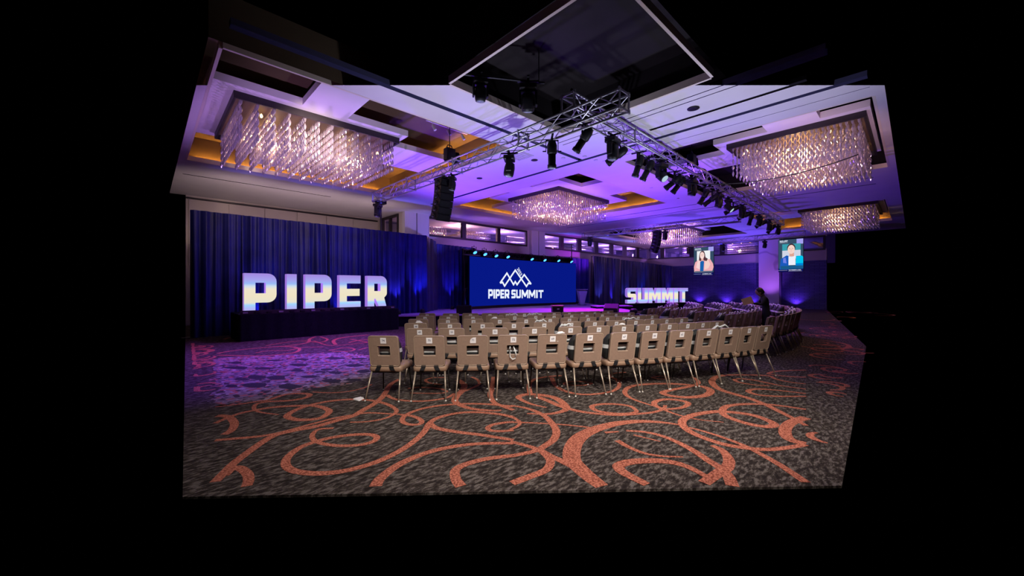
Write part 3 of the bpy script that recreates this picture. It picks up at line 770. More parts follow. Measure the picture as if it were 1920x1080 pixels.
# ------------------------------------------------------------------ drapes
def drape(name, label, p0, p1, zt0, zt1, zb, npan, m, amp=.10, pitch=.26, group='pleated event drapes'):
    """a run of pleated cloth panels on an upright-and-crossbar frame"""
    p0, p1 = Vector((p0[0], p0[1], 0)), Vector((p1[0], p1[1], 0)); d = p1 - p0; Ln = d.length; d.normalize(); nn = Vector((-d.y, d.x, 0))
    r = thing(name, label, 'drape', p0, atan2(d.y, d.x), group)
    for k in range(npan):
        a, b = max(0, Ln * k / npan - .07), min(Ln, Ln * (k + 1) / npan + .07)
        n = max(8, int((b - a) / .028)); rows = (0, .02, .25, .5, .75, 1.0)
        ph = R.uniform(0, 6); ph2 = R.uniform(0, 6); mb = MB(); vs = []
        for rz in rows:
            for i in range(n + 1):
                x = a + (b - a) * i / n; t = x / Ln
                zt = zt0 + (zt1 - zt0) * t; z = zt + (zb - zt) * rz
                w = x * 2 * pi / pitch
                y = (.45 + .55 * sin(x * 1.7 + ph2) ** 2) * sin(w + ph + 1.3 * sin(x * 2.1 + ph2) + rz * .5 * sin(x * 1.3)) + .55 * sin(w * .37 + ph2 + rz * .7) + .2 * sin(w * 2.3 + ph)
                y *= amp * (.35 + .65 * min(1, rz * 2.2))
                vs.append((x + .015 * rz * sin(w * .31 + ph), y, z))
        mb.add(vs, [(j * (n + 1) + i, j * (n + 1) + i + 1, (j + 1) * (n + 1) + i + 1, (j + 1) * (n + 1) + i) for j in range(len(rows) - 1) for i in range(n)])
        mb.obj('drape_panel', m, r, True)
    MB().tube((0, .1, zt0 - .05), (Ln, .1, zt1 - .05), .022).obj('crossbar', M_dark, r)
    for t in (0.0, 1.0):
        MB().tube((Ln * t + .04 - .08 * t, .1, zb), (Ln * t + .04 - .08 * t, .1, zt0 + (zt1 - zt0) * t - .07), .025).box(Ln * t - .2, Ln * t + .2, -.0, .3, zb, zb + .012).obj('upright', M_dark, r)
    return r
drape('stage_drape', 'long navy drape behind the big letters at the left', (1.0, 15.6), (9.4, 15.6), 4.02, 4.0, 0.01, 6, M_navy)
drape('stage_drape', 'black returning drape at the right end of the left drape', (9.45, 15.65), (10.9, 17.1), 3.98, 3.95, 0.47, 1, M_navyblack)
drape('stage_drape', 'navy drape between the left drape and the screen', (10.95, 17.2), (13.6, 17.3), 3.88, 3.85, 0.47, 2, M_navy)
drape('stage_drape', 'dark drape strip at the right edge of the screen', (21.4, 17.2), (24.2, 17.0), 3.75, 3.75, 0.47, 2, M_navy)
drape('stage_drape', 'black drape right of the lectern', (24.25, 16.7), (28.2, 16.7), 4.0, 3.95, 0.02, 3, M_navyblack, .15, .36)
drape('stage_drape', 'blue streaked drape behind the far letters', (28.3, 16.65), (34.4, 15.1), 3.9, 3.55, 0.02, 4, M_navyblack, .14, .34)
# lit uplight lamps on the floor in front of drapes
def uplamp(x, y, z, label, tx, ty, tz, color, w, ang=50, cat='uplight', group='floor uplights'):
    r = thing('floor_uplight', label, cat, (x, y, z), R.uniform(-.4, .4), group)
    MB().lathe([(.07, .0), (.085, .02), (.085, .16), (.07, .18)], 12).obj('lamp_can', M_black, r, True)
    MB().box(-.11, -.095, -.02, .02, 0, .14).box(.095, .11, -.02, .02, 0, .14).box(-.11, .11, -.03, .03, 0, .01).obj('bracket', M_black, r)
    spot('uplight_beam', (x, y, z + .24), (tx, ty, tz), color, w, ang, .8, .04)
UP = [(2.6, 15.25, 0, 'behind the first letter', 3.0, 15.8, 3, BLUE, 120), (5.4, 15.25, 0, 'behind the middle letters', 5.6, 15.8, 3, BLUE, 120), (7.7, 15.0, .452, 'right of the big letters', 7.9, 15.7, 2.4, (.22, .16, 1), 120),
      (8.9, 15.1, .452, 'at the end of the left drape', 9.0, 15.7, 3, BLUE, 260), (11.6, 16.7, .452, 'left of the screen', 11.9, 17.3, 2.6, (.12, .08, 1), 130), (12.5, 16.8, .452, 'beside the screen frame', 12.6, 17.3, 3, BLUE, 60),
      (22.1, 16.5, .452, 'right of the screen', 22.1, 17.2, 2.6, (.05, .12, 1), 320), (24.9, 16.1, 0.0, 'left of the black drape', 24.9, 16.8, 2.4, (.3, .3, 1), 240), (26.7, 16.1, 0.0, 'in the middle of the black drape', 26.7, 16.8, 2.2, (.14, .06, 1), 420),
      (28.4, 16.0, 0.0, 'right of the black drape', 28.4, 16.7, 2.4, (.3, .3, 1), 240), (30.2, 15.5, 0.0, 'behind the far letter row', 30.4, 16.2, 3, (.05, .15, 1), 320), (33.4, 14.6, 0.0, 'at the end of the far drape', 33.6, 15.5, 2.6, (.22, .08, 1), 300)]
for (x, y, z, w, tx, ty, tz, c, e) in UP: uplamp(x, y, z, 'small black floor lamp ' + w, tx, ty, tz, c, e)
for (y, w) in ((13.2, 'left below the left portrait screen'), (11.0, 'in the middle of the stone wall'), (9.1, 'beside the marble pilaster'), (6.2, 'right of the marble pilaster')):
    uplamp(35.3, y, 0, 'small black floor lamp at the stone wall, ' + w, 35.62, y, 1.2, (.24, .06, 1), 42, 120)
spot('column_wash', (33.0, 7.4, .3), (35.0, 7.9, 2.6), (.42, .12, 1.0), 230, 60, .9)
spot('wall_band_wash', (24.0, 15.2, 3.4), (23.0, 18.0, 4.2), (.45, .04, 1.0), 220, 80, .9)
spot('wall_band_wash', (14.0, 15.0, 3.9), (14.0, 18.0, 4.4), (.34, .13, 1.0), 130, 110, .9)
spot('wall_band_wash', (31.0, 9.5, 3.0), (35.7, 10.0, 4.6), (.20, .10, 1.0), 120, 70, .9)
spot('stone_wash', (29.5, 9.5, 4.7), (35.7, 10.5, 1.8), (.02, .01, 1.0), 170, 90, .9)
spot('drape_blue', (8.0, 10.0, 4.9), (5.0, 15.6, 1.6), (.05, .07, 1.0), 200, 70, .9)
spot('drape_blue', (18.0, 11.0, 4.9), (24.0, 17.0, 2.0), (.04, .06, 1.0), 200, 90, .9)
spot('stage_magenta', (16.5, 11.5, 4.9), (15.2, 11.4, .45), (.50, .012, 1.0), 1500, 90, .9)
spot('stage_magenta', (18.5, 11.0, 4.9), (17.5, 10.4, .45), (.50, .012, 1.0), 900, 90, .9)
spot('stage_blue', (10.5, 13.5, 4.7), (10.3, 15.0, .45), (.16, .08, 1.0), 260, 70, .9)
spot('seat_violet', (19.0, 7.0, 4.9), (16.5, 4.6, .5), (.5, .2, 1.0), 420, 100, .9)

# ------------------------------------------------------------------ stage
STG = [(7.3, 14.5), (9.0, 13.6), (11.6, 12.3), (16.3, 9.2), (17.9, 10.0), (23.9, 17.0), (9.7, 17.4), (9.3, 15.42), (7.3, 15.42)]
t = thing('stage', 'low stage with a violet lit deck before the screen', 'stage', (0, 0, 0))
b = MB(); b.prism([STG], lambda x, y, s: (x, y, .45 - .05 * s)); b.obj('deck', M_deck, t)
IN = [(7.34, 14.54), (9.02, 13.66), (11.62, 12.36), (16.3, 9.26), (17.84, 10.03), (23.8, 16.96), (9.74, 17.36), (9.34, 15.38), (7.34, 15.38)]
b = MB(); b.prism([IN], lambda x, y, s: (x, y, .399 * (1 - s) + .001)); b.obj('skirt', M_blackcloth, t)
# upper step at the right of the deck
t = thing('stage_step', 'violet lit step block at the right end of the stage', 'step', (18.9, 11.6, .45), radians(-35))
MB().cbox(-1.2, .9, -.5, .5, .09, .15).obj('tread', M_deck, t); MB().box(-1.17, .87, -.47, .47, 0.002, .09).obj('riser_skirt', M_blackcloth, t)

# ------------------------------------------------------------------ letters
def arc(cx, cy, r, a0, a1, n=6): return [(cx + r * cos(radians(a0 + (a1 - a0) * k / n)), cy + r * sin(radians(a0 + (a1 - a0) * k / n))) for k in range(n + 1)]
def letter(ch, w, h, s=None):
    s = s or w * .34; t = .235 * h; r = min(.2 * h, w * .32)
    if ch == 'I': return [[(0, 0), (w, 0), (w, h), (0, h)]]
    if ch == 'P':
        yb = .26 * h
        return [[(0, 0), (s, 0), (s, yb)] + arc(w - r, yb + r, r, -90, 0) + arc(w - r, h - r, r, 0, 90) + [(0, h)], [(s, yb + t), (s, h - t), (w - s, h - t), (w - s, yb + t)]]
    if ch == 'R':
        yb = .30 * h; q = .6 * r
        return [[(0, 0), (s, 0), (s, yb), (s + .06 * w, yb), (w - s * 1.12, 0), (w, 0), (w - s * .42, yb + .03 * h)] + arc(w - q, yb + .03 * h + q * 1.2, q, -45, 0, 3) + arc(w - r, h - r, r, 0, 90) + [(0, h)],
                [(s, yb + t), (s, h - t), (w - s, h - t), (w - s, yb + t)]]
    if ch == 'E':
        t2 = .21 * h; a, b2 = (h - t2) / 2, (h + t2) / 2
        return [[(0, 0), (w, 0), (w, t), (s, t), (s, a), (w * .95, a), (w * .95, b2), (s, b2), (s, h - t), (w, h - t), (w, h), (0, h)]]
    if ch == 'T': return [[((w - s) / 2, 0), ((w + s) / 2, 0), ((w + s) / 2, h - t), (w, h - t), (w, h), (0, h), (0, h - t), ((w - s) / 2, h - t)]]
    if ch == 'U':
        return [arc(r, r, r, 180, 270) + arc(w - r, r, r, 270, 360) + [(w, h), (w - s, h), (w - s, t), (s, t), (s, h), (0, h)]]
    if ch == 'M':
        return [[(0, 0), (s * .85, 0), (s * .85, .52 * h), (w / 2 - .05 * w, .14 * h), (w / 2 + .05 * w, .14 * h), (w - s * .85, .52 * h), (w - s * .85, 0), (w, 0), (w, h), (w - s * .95, h), (w / 2, .5 * h), (s * .95, h), (0, h)]]
    if ch == 'S':
        q = .75 * r; a, b2 = (h - t) / 2, (h + t) / 2
        return [[(0, 0)] + arc(w - q, q, q, 270, 360) + arc(w - q, b2 - q, q, 0, 90) + [(s, b2), (s, h - t), (w, h - t), (w, h)] + arc(q, h - q, q, 90, 180) + arc(q, a + q, q, 180, 270) + [(w - s, a), (w - s, t), (0, t)]]
def letter_thing(ch, w, h, depth, loc, rz, mface, label, group):
    r = thing('letter_sign', label, 'letter', loc, rz, group)
    b = MB(); nf, ns = b.prism(letter(ch, w, h), lambda x, z, s: (x, depth * s, z))
    front = MB(); front.v = b.v; front.f = b.f[:nf // 2]
    rest = MB(); rest.v = b.v; rest.f = b.f[nf // 2:]
    rest.obj('return', M_signside, r)
    front.prism(letter(ch, w, h), lambda x, z, s: (x, -.012 + .011 * s, z)) if False else None
    front.xf(Matrix.Translation((0, -.002, 0))).obj('face', mface, r)
    return r
def ray_line(u, p, q):
    """floor point of line p-q seen at picture column u"""
    tt = (u - 960) / FPX; dx, dy = FX + tt * FY, FY - tt * FX
    ex, ey = q[0] - p[0], q[1] - p[1]; k = (p[0] * ey - p[1] * ex) / (dx * ey - dy * ex)
    return Vector((dx * k, dy * k, 0))
# PIPER riser and letters
t = thing('letter_riser', 'black skirted riser under the big letters at the left', 'riser', (1.95, 13.55, 0))
MB().box(0, 4.98, 0, 1.45, .76, .80).obj('platform_top', M_black, t)
b = MB(); n = 200; loop = [(5.0 * i / 60, -.02 + .012 * sin(i * 1.3), 0) for i in range(61)] + [(5.0, 1.47, 0), (0, 1.47, 0)]
b.loft([[(p[0], p[1], .78) for p in loop], [(p[0], p[1] * 1.0 - (.015 if p[1] < .5 else 0), .0) for p in loop]]); b.obj('skirt', M_blackcloth, t, True)
HS = 1.22
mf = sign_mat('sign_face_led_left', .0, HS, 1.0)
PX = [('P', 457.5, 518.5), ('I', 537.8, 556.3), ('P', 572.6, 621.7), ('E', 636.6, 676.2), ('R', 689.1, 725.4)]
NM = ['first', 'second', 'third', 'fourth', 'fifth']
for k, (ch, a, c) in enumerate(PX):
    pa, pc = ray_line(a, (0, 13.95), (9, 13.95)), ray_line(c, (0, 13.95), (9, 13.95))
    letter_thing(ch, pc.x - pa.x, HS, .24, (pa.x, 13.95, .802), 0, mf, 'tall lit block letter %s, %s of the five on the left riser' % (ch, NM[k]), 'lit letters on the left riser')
def lamp_tray(loc, rz, L_, n, label):
    r = thing('lamp_bar', label, 'lamp bar', loc, rz)
    MB().box(0, L_, .03, .05, 0, .10).box(0, L_, 0, .12, 0, .012).obj('tray', M_dark, r)
    for i in range(n):
        x = .12 + (L_ - .24) * i / (n - 1)
        MB().box(x - .06, x + .06, -.02, .028, .014, .06).obj('lamp', M_alu if i % 3 == 0 else M_black, r)
lamp_tray((2.0, 13.6, .802), 0, 4.85, 16, 'low dark lamp bar along the front of the left riser')
# SUMMIT riser and letters
S0, S1 = (23.9, 13.72), (29.9, 11.70)
d = Vector((S1[0] - S0[0], S1[1] - S0[1], 0)); rz = atan2(d.y, d.x); dn = Vector((-d.y, d.x, 0)).normalized()
t = thing('letter_riser', 'black riser under the far letters at the right', 'riser', (S0[0] - dn.x * .3, S0[1] - dn.y * .3, 0), rz)
MB().box(0, d.length, 0, 1.1, .46, .50).obj('platform_top', M_black, t); MB().box(.02, d.length - .02, .02, 1.08, 0, .459).obj('skirt', M_blackcloth, t)
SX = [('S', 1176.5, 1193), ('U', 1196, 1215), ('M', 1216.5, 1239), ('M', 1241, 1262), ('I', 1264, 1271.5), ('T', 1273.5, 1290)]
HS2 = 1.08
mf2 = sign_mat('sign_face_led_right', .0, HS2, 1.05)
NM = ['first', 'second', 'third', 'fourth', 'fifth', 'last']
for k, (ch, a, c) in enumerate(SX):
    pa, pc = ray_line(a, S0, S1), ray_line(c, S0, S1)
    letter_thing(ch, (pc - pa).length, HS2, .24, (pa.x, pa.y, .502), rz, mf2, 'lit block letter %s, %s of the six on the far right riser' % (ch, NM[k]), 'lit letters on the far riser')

# ------------------------------------------------------------------ LED screen
XA, XB, XM = 12.2, 21.3, 16.75
def scr_y(x): return 16.0 + .42 * (1 - ((x - XM) / 4.55) ** 2)
t = thing('led_screen', 'wide curved blue screen with white mountain logo on the stage', 'screen', (0, 0, 0))
n = 40; b = MB(); vs = []
for i in range(n + 1):
    x = XA + (XB - XA) * i / n
    vs += [(x, scr_y(x), .60), (x, scr_y(x), 3.24), (x, scr_y(x) + .12, 3.24), (x, scr_y(x) + .12, .60)]
b.add(vs, [(4 * i, 4 * i + 4, 4 * i + 5, 4 * i + 1) for i in range(n)]); b.obj('screen_face', M_screen, t)
b = MB(); b.add(vs, [(4 * i + q, 4 * i + 4 + q, 4 * i + 4 + (q + 1) % 4, 4 * i + (q + 1) % 4) for i in range(n) for q in (1, 2, 3)] + [(0, 1, 2, 3), (4 * n, 4 * n + 3, 4 * n + 2, 4 * n + 1)])
for i in range(n):
    x0, x1 = XA + (XB - XA) * i / n, XA + (XB - XA) * (i + 1) / n
    b.add([(x0, scr_y(x0) + .01, .45), (x1, scr_y(x1) + .01, .45), (x1, scr_y(x1) + .01, .6), (x0, scr_y(x0) + .01, .6)], [(0, 1, 2, 3)])
b.obj('screen_cabinet', M_black, t)
def onscr(p): return (p[0], scr_y(p[0]) - .012 + p[1], p[2])
KX = (18.36 - 13.65) / 1150.0
def zx(x): return 13.65 + (x - 220) * KX
def zz(y): return 1.0 + (740 - y) * .00289
lg = MB()
def stroke(pts, w):
    P = [Vector((zx(p[0]), 0, zz(p[1]))) for p in pts]
    for i in range(len(P) - 1):
        a, c = P[i], P[i + 1]; dd = (c - a).normalized(); e = dd * w * .42
        if i > 0: a = a - e
        if i < len(P) - 2: c = c + e
        nn = Vector((-dd.z, 0, dd.x)) * w / 2
        lg.add([onscr((q.x, -.0004 * (i + len(lg.v) % 7), q.z)) for q in (a + nn, a - nn, c - nn, c + nn)], [(0, 1, 2, 3)])
stroke([(455, 445), (595, 245), (732, 474), (768, 412), (805, 474), (957, 262), (1105, 458)], .105)
stroke([(455, 440), (508, 432), (547, 503), (768, 176), (1004, 508), (1045, 442), (1105, 452)], .105)
lg.obj('logo_mountains', M_scrwhite, t)
tx = MB(); x = 13.65
LW = [('P', 220, 312), ('I', 322, 353), ('P', 366, 452), ('E', 462, 538), ('R', 550, 645), ('S', 688, 775), ('U', 787, 885), ('M', 903, 1042), ('M', 1056, 1195), ('I', 1212, 1245), ('T', 1262, 1370)]
for ch, a, c in LW:
    w = (c - a) * KX; h = .515 - .0022 * (a - 220) * KX
    zb = .985 - .012 * (a - 220) * KX
    tx.prism(letter(ch, w, h, .115 if ch != 'I' else None), lambda px, pz, s, a=a, zb=zb: onscr((zx(a) + px, -.002 + .002 * s, zb + pz)))
tx.obj('logo_lettering', M_scrwhite, t)
me = font_mesh('2023', .27, M_scrwhite, 'logo_year')
cx, cz = zx(858), zz(207)
for v in me.vertices:
    p = v.co * 1.0; a = radians(-53); v.co = Vector(onscr((cx + p.x * cos(a) - p.y * sin(a), -.003, cz + p.x * sin(a) + p.y * cos(a))))
ob('logo_year', me, t)
# header pipe with eight lit heads
t = thing('header_truss', 'black header bar over the screen', 'truss', (0, 0, 0))
b = MB()
HD = [(12.6, 17.05), (16.75, 17.15), (21.6, 17.05)]
b.box(12.3, 21.6, 16.72, 16.80, 3.62, 3.68).box(12.3, 21.6, 16.72, 16.80, 3.34, 3.40)
for i in range(24): b.tube((12.4 + .38 * i, 16.76, 3.37), (12.4 + .38 * (i + .5), 16.76, 3.65), .015).tube((12.4 + .38 * (i + .5), 16.76, 3.65), (12.4 + .38 * (i + 1), 16.76, 3.37), .015)
b.tube((12.35, 16.76, .45), (12.35, 16.76, 3.7), .05).tube((21.55, 16.76, .45), (21.55, 16.76, 3.7), .05)
b.obj('header_frame', M_black, t)
b = MB(); vs = [(12.3 + 9.3 * i / 180, 16.84 + .03 * sin(i * 1.1), z) for z in (3.7, .6) for i in range(181)]
b.add(vs, [(i, i + 1, i + 182, i + 181) for i in range(180)]); b.obj('black_backing', M_blackcloth, t, True)
HU = [(890, 470), (909, 473.5), (930, 476.5), (952, 478.5), (997, 483), (1021, 485), (1047, 486), (1071, 488)]
WHICH = ['first', 'second', 'third', 'fourth', 'fifth', 'sixth', 'seventh', 'eighth']
def par_can(loc, rz, tilt, label, lens, group, sc=1.0, cat='stage light'):
    r = thing('stage_light', label, cat, loc, rz, group); r.scale = (sc, sc, sc)
    M = Matrix.Translation((0, 0, -.22)) @ Matrix.Rotation(tilt, 4, 'X')
    MB().lathe([(.05, .16), (.09, .13), (.12, .0), (.125, -.14)], 12).xf(M).obj('lamp_body', M_black, r, True)
    MB().lathe([(.11, -.141), (.112, -.146), (.02, -.15)], 12).xf(M).obj('lens', lens, r)
    MB().box(-.15, -.135, -.02, .02, -.22, 0).box(.135, .15, -.02, .02, -.22, 0).box(-.15, .15, -.02, .02, -.012, .0).tube((0, 0, 0), (0, 0, .06), .02).obj('yoke', M_black, r)
    return r
for k, (u, v) in enumerate(HU):
    p = ray_line(u, (12, 16.55), (22, 16.55)); z = EYE + (540 - v) * (FX * p.x + FY * p.y) / FPX
    par_can((p.x, 16.6, z + .22), 0, radians(-40), 'glowing blue stage light over the screen, %s from the left' % WHICH[k], M_cyan, 'blue lights over the screen', 1.0)

# things on the stage
def monitor(loc, rz, label, m_top):
    r = thing('floor_monitor', label, 'monitor', loc, rz)
    b = MB(); b.prism([[(0, 0), (.42, 0), (.42, .16), (.12, .36), (0, .36)]], lambda y, z, s: (-.32 + .64 * s, y, z)); b.obj('cabinet', M_black, r)
    b = MB(); b.prism([[(.405, .17), (.12, .368), (.13, .378), (.415, .18)]], lambda y, z, s: (-.30 + .6 * s, y, z)); b.obj('face', m_top, r)
    return r
M_pinktop = mat('wood_top_pink', (0.45, 0.20, 0.22), 0.5, var=.05)
p = dl(17.6, (1045 - 960) / 720 * 17.6)
r = thing('equipment_case', 'small black case with a reddish top at the front of the stage', 'case', (p.x, p.y, .45), radians(-40))
MB().cbox(-.25, .25, -.2, .2, 0, .27).obj('case_body', M_black, r); MB().cbox(-.27, .27, -.22, .22, .272, .33).obj('case_lid', M_pinktop, r); MB().tube((-.05, -.21, .16), (.05, -.21, .16), .03).obj('badge', M_alu, r)
p = dl(18.2, (1148 - 960) / 720 * 18.2); monitor((p.x, p.y, .455), radians(110), 'black wedge speaker on the deck right of the dark gap', M_grille)
p = dl(17.3, (1188 - 960) / 720 * 17.3)
r = thing('road_case', 'dark lighting unit standing at the right end of the stage', 'stage light', (p.x, p.y, 0), radians(-35))
MB().cbox(-.3, .3, -.3, .3, 0, .42, .02).obj('case_body', M_black, r); MB().lathe([(.12, .0), (.17, .05), (.17, .16), (.1, .22)], 14, (0, 0, .42)).obj('lamp_head', M_black, r, True); MB().tube((0, -.3, .22), (0, -.33, .22), .11, .11, 12).obj('lens', M_glassl, r)
p = dl(16.9, (882 - 960) / 720 * 16.9); monitor((p.x - .5, p.y - .2, .45), radians(-40), 'black wedge speaker on the deck left of the screen', M_grille)
p = dl(17.2, (1112 - 960) / 720 * 17.2)
r = thing('stage_stairs', 'black stairs in front of the stage between the lit deck parts', 'stairs', (p.x, p.y, 0), radians(-42))
for k in range(3): MB().box(-.45, .45, -.3 * k - .3, -.3 * k, .16 * (2 - k) + .1, .16 * (2 - k) + .14).box(-.43, .43, -.3 * k - .28, -.3 * k, 0.0, .16 * (2 - k) + .1).obj('stair_step', M_black, r)
p = (20.6, 15.0)
r = thing('lectern', 'tapered frosted lectern at the right of the screen', 'lectern', (p[0], p[1], .45), radians(-30))
MB().loft([[(-.12, -.1, .02), (.12, -.1, .02), (.12, .1, .02), (-.12, .1, .02)], [(-.3, -.2, .92), (.3, -.2, .92), (.3, .2, 1.0), (-.3, .2, 1.0)]], caps=True).obj('column', M_acryl, r)
MB().cbox(-.32, .32, -.24, .24, 1.0, 1.04).obj('reading_top', M_acryl, r); MB().cbox(-.25, .25, -.2, .2, 0, .025).obj('base', M_black, r)
r = thing('lighting_stand', 'slim black pole with a small lamp beside the left edge of the screen', 'stand', (11.95, 16.1, .45))
MB().tube((0, 0, 0), (0, 0, 2.6), .025).tube((0, 0, 1.1), (.5, 0, 1.1), .02).obj('pole', M_black, r); MB().box(-.3, .3, -.3, .3, 0, .03).obj('base', M_black, r); MB().lathe([(.05, 0), (.08, -.12)], 8, (0, 0, 1.1)).obj('lamp_head', M_black, r)
r = thing('lighting_stand', 'slim black pole right of the screen reaching the clerestory', 'stand', (21.6, 16.6, .45))
MB().tube((0, 0, 0), (0, 0, 4.2), .03).obj('pole', M_black, r); MB().box(-.3, .3, -.3, .3, 0, .03).obj('base', M_black, r)

# ------------------------------------------------------------------ trusses
def truss(name, label, p0, p1, z0, size=.30, pitch=.42, group=None):
    p0, p1 = Vector((p0[0], p0[1], 0)), Vector((p1[0], p1[1], 0)); d = p1 - p0; Ln = d.length
    r = thing(name, label, 'truss', (p0.x, p0.y, z0), atan2(d.y, d.x), group)
    h = size / 2; C = [(-h, 0), (h, 0), (h, size), (-h, size)]
    ch = MB().tube((0, 0, 0), (Ln, 0, 0), .024, n=8).mesh('chord', M_alu, True)
    for (y, z) in C: ob('chord', ch, r, (0, y, z))
    b = MB(); n = max(2, int(Ln / pitch)); q = Ln / n
    for i in range(n):
        for a, c in ((0, 1), (1, 2), (2, 3), (3, 0)):
            A, B_ = (C[a], C[c]) if i % 2 == 0 else (C[c], C[a])
            b.tube((i * q, A[0], A[1]), ((i + 1) * q, B_[0], B_[1]), .011, n=4, cap=False)
    tag(b.obj('lacing', M_alu, r), kind='stuff')
    x = 0.0; k = 0; np_ = max(1, round(Ln / 2.5))
    pm = MB()
    for (y, z) in C: pm.box(-.012, .012, y - .035, y + .035, z - .035, z + .035)
    for y in (-h, h): pm.box(-.009, .009, y - .02, y + .02, 0, size)
    for z in (0, size): pm.box(-.009, .009, -h, h, z - .02, z + .02)
    pme = pm.mesh('end_plate', M_alu)
    for k in range(np_ + 1): ob('end_plate', pme, r, (min(max(Ln * k / np_, .012), Ln - .012), 0, 0))
    return r
TXA, TXB = (5.93, 4.66), (25.4, 5.12)
TYA, TYB = (5.98, 3.45), (5.98, 13.3)
truss('lighting_truss', 'long truss hung with dark lamps receding to the right', TXA, TXB, 5.04)
truss('lighting_truss', 'truss running from the near corner down to the left', TYA, TYB, 4.66)
TDA, TDB = (20.0, 5.6), (19.5, 14.1)
truss('lighting_truss', 'far truss crossing in front of the small chandelier', TDA, TDB, 4.66)
TEA, TEB = (28.9, 4.6), (30.1, 12.6)
truss('lighting_truss', 'farthest truss carrying the two portrait screens', TEA, TEB, 4.72, .32)
r = thing('hanging_bar', 'black pipe in the dark coffer above the truss corner', 'bar', (0, 0, 0))
MB().tube((4.35, 5.9, 5.62), (5.7, 5.05, 5.62), .025).obj('pipe', M_black, r)
MB().tube((4.5, 5.8, 5.62), (4.5, 5.8, 6.24), .01).tube((5.6, 5.11, 5.62), (5.6, 5.11, 6.24), .01).obj('hanger', M_black, r)

def on_truss(u, a, b): return ray_line(u, a, b)
def ellipsoidal(loc, rz, tilt, label, group='spotlights on the trusses'):
    r = thing('ellipsoidal_spotlight', label, 'spotlight', loc, rz, group)
    M = Matrix.Translation((0, 0, -.24)) @ Matrix.Rotation(tilt, 4, 'X')
    MB().lathe([(.03, .22), (.07, .20), (.10, .12), (.10, -.04), (.085, -.06)], 12).xf(M).obj('lamp_housing', M_black, r, True)
    MB().lathe([(.078, -.06), (.078, -.26), (.092, -.27), (.092, -.34)], 12).xf(M).obj('lens_tube', M_black, r, True)
    MB().lathe([(.08, -.341), (.05, -.35), (.01, -.352)], 12).xf(M).obj('lens', M_glassl, r)
    MB().box(-.13, -.118, -.02, .02, -.25, -.02).box(.118, .13, -.02, .02, -.25, -.02).box(-.13, .13, -.02, .02, -.03, -.015).obj('yoke', M_black, r)
    MB().box(-.02, .02, -.19, .19, .03, .055).box(-.02, .02, -.03, .03, -.02, .04).obj('clamp', M_black, r)
    for q in (-1, 1): MB().tube((q * .12, 0, -.24), (q * .19, 0, -.24), .012).obj('tilt_knob', M_black, r)
    return r
def moving_head(loc, rz, tilt, label, lens=None, sc=1.0, group='moving head lights on the trusses'):
    r = thing('moving_head_light', label, 'moving light', loc, rz, group); r.scale = (sc, sc, sc)
    MB().cbox(-.15, .15, -.12, .12, -.13, -.03, .015).obj('base', M_black, r)
    MB().box(-.02, .02, -.19, .19, .03, .055).box(-.03, .03, -.04, .04, -.03, .04).obj('clamp', M_black, r); MB().box(-.19, .19, -.02, .02, .03, .055).obj('cross_bar', M_black, r)
    MB().cbox(-.165, -.125, -.06, .06, -.40, -.13, .01).cbox(.125, .165, -.06, .06, -.40, -.13, .01).box(-.13, .13, -.05, .05, -.16, -.13).obj('yoke', M_black, r)
    M = Matrix.Translation((0, 0, -.33)) @ Matrix.Rotation(tilt, 4, 'X')
    MB().lathe([(.04, .17), (.10, .14), (.12, .04), (.118, -.10), (.105, -.15)], 14).xf(M).obj('lamp_head', M_black, r, True)
    MB().lathe([(.095, -.151), (.07, -.165), (.015, -.172)], 14).xf(M).obj('lens', lens or M_glassl, r, True)
    return r
D2 = radians
for (u, kind, rz, tl, lab) in [
        (1104, 'e', D2(12), 40, 'tilted black spotlight nearest the truss corner on the long truss'), (1149, 'm', 0, 5, 'first moving head on the long truss from the corner'),
        (1168, 'e', D2(15), 58, 'spotlight tilted low just past the first moving head'), (1205, 'e', D2(10), 18, 'steep spotlight before the lit moving head'),
        (1223, 'e', D2(10), 30, 'spotlight touching the first lit moving head'), (1240, 'ml', 0, 45, 'moving head with a pale lit lens, nearer of the two'),
        (1272, 'e', D2(14), 55, 'spotlight below the truss hoist'), (1281, 'e', D2(6), 40, 'second spotlight below the truss hoist'), (1298, 'm', 0, 10, 'moving head right below the truss hoist'),
        (1327, 'e', D2(8), 30, 'spotlight past the hoist, pointing down'), (1341, 'e', D2(15), 55, 'low tilted spotlight before the farther lit head'), (1348, 'm', 0, 15, 'moving head between two spotlights past the hoist'),
        (1366, 'ml', 0, 45, 'moving head with a pale lit lens, farther of the two'), (1380, 'e', D2(12), 65, 'flat tilted spotlight after the farther lit head'), (1391, 'm', 0, 12, 'moving head in the far lamp cluster, first'),
        (1403, 'e', D2(12), 65, 'flat spotlight in the far lamp cluster, first'), (1413, 'e', D2(8), 15, 'steep spotlight in the far lamp cluster'), (1424, 'm', 0, 20, 'moving head in the far lamp cluster, second'),
        (1434, 'e', D2(12), 60, 'flat spotlight in the far lamp cluster, second'), (1443, 'm', 0, 12, 'moving head near the far truss end'), (1452, 'e', D2(10), 40, 'spotlight near the far truss end'), (1459, 'm', 0, 15, 'last moving head at the far truss end')]:
    p = on_truss(u, TXA, TXB)
    off = -.14 if kind == 'e' else .0
    if kind == 'e': ellipsoidal((p.x, p.y + .1, 4.97), rz, D2(tl), lab)
    else: moving_head((p.x, p.y + .0, 4.97), R.uniform(-.3, .3), D2(-tl if kind == 'ml' else tl), lab, M_glowlens if kind == 'ml' else None, 1.05)
p = on_truss(955, TYA, TYB); moving_head((p.x, p.y, 4.59), D2(40), D2(10), 'moving head on the left truss beside the pale vent')
p = on_truss(1035, TYA, TYB); ellipsoidal((p.x, p.y, 4.59), D2(-45), D2(4), 'upright black spotlight on the left truss near the corner')
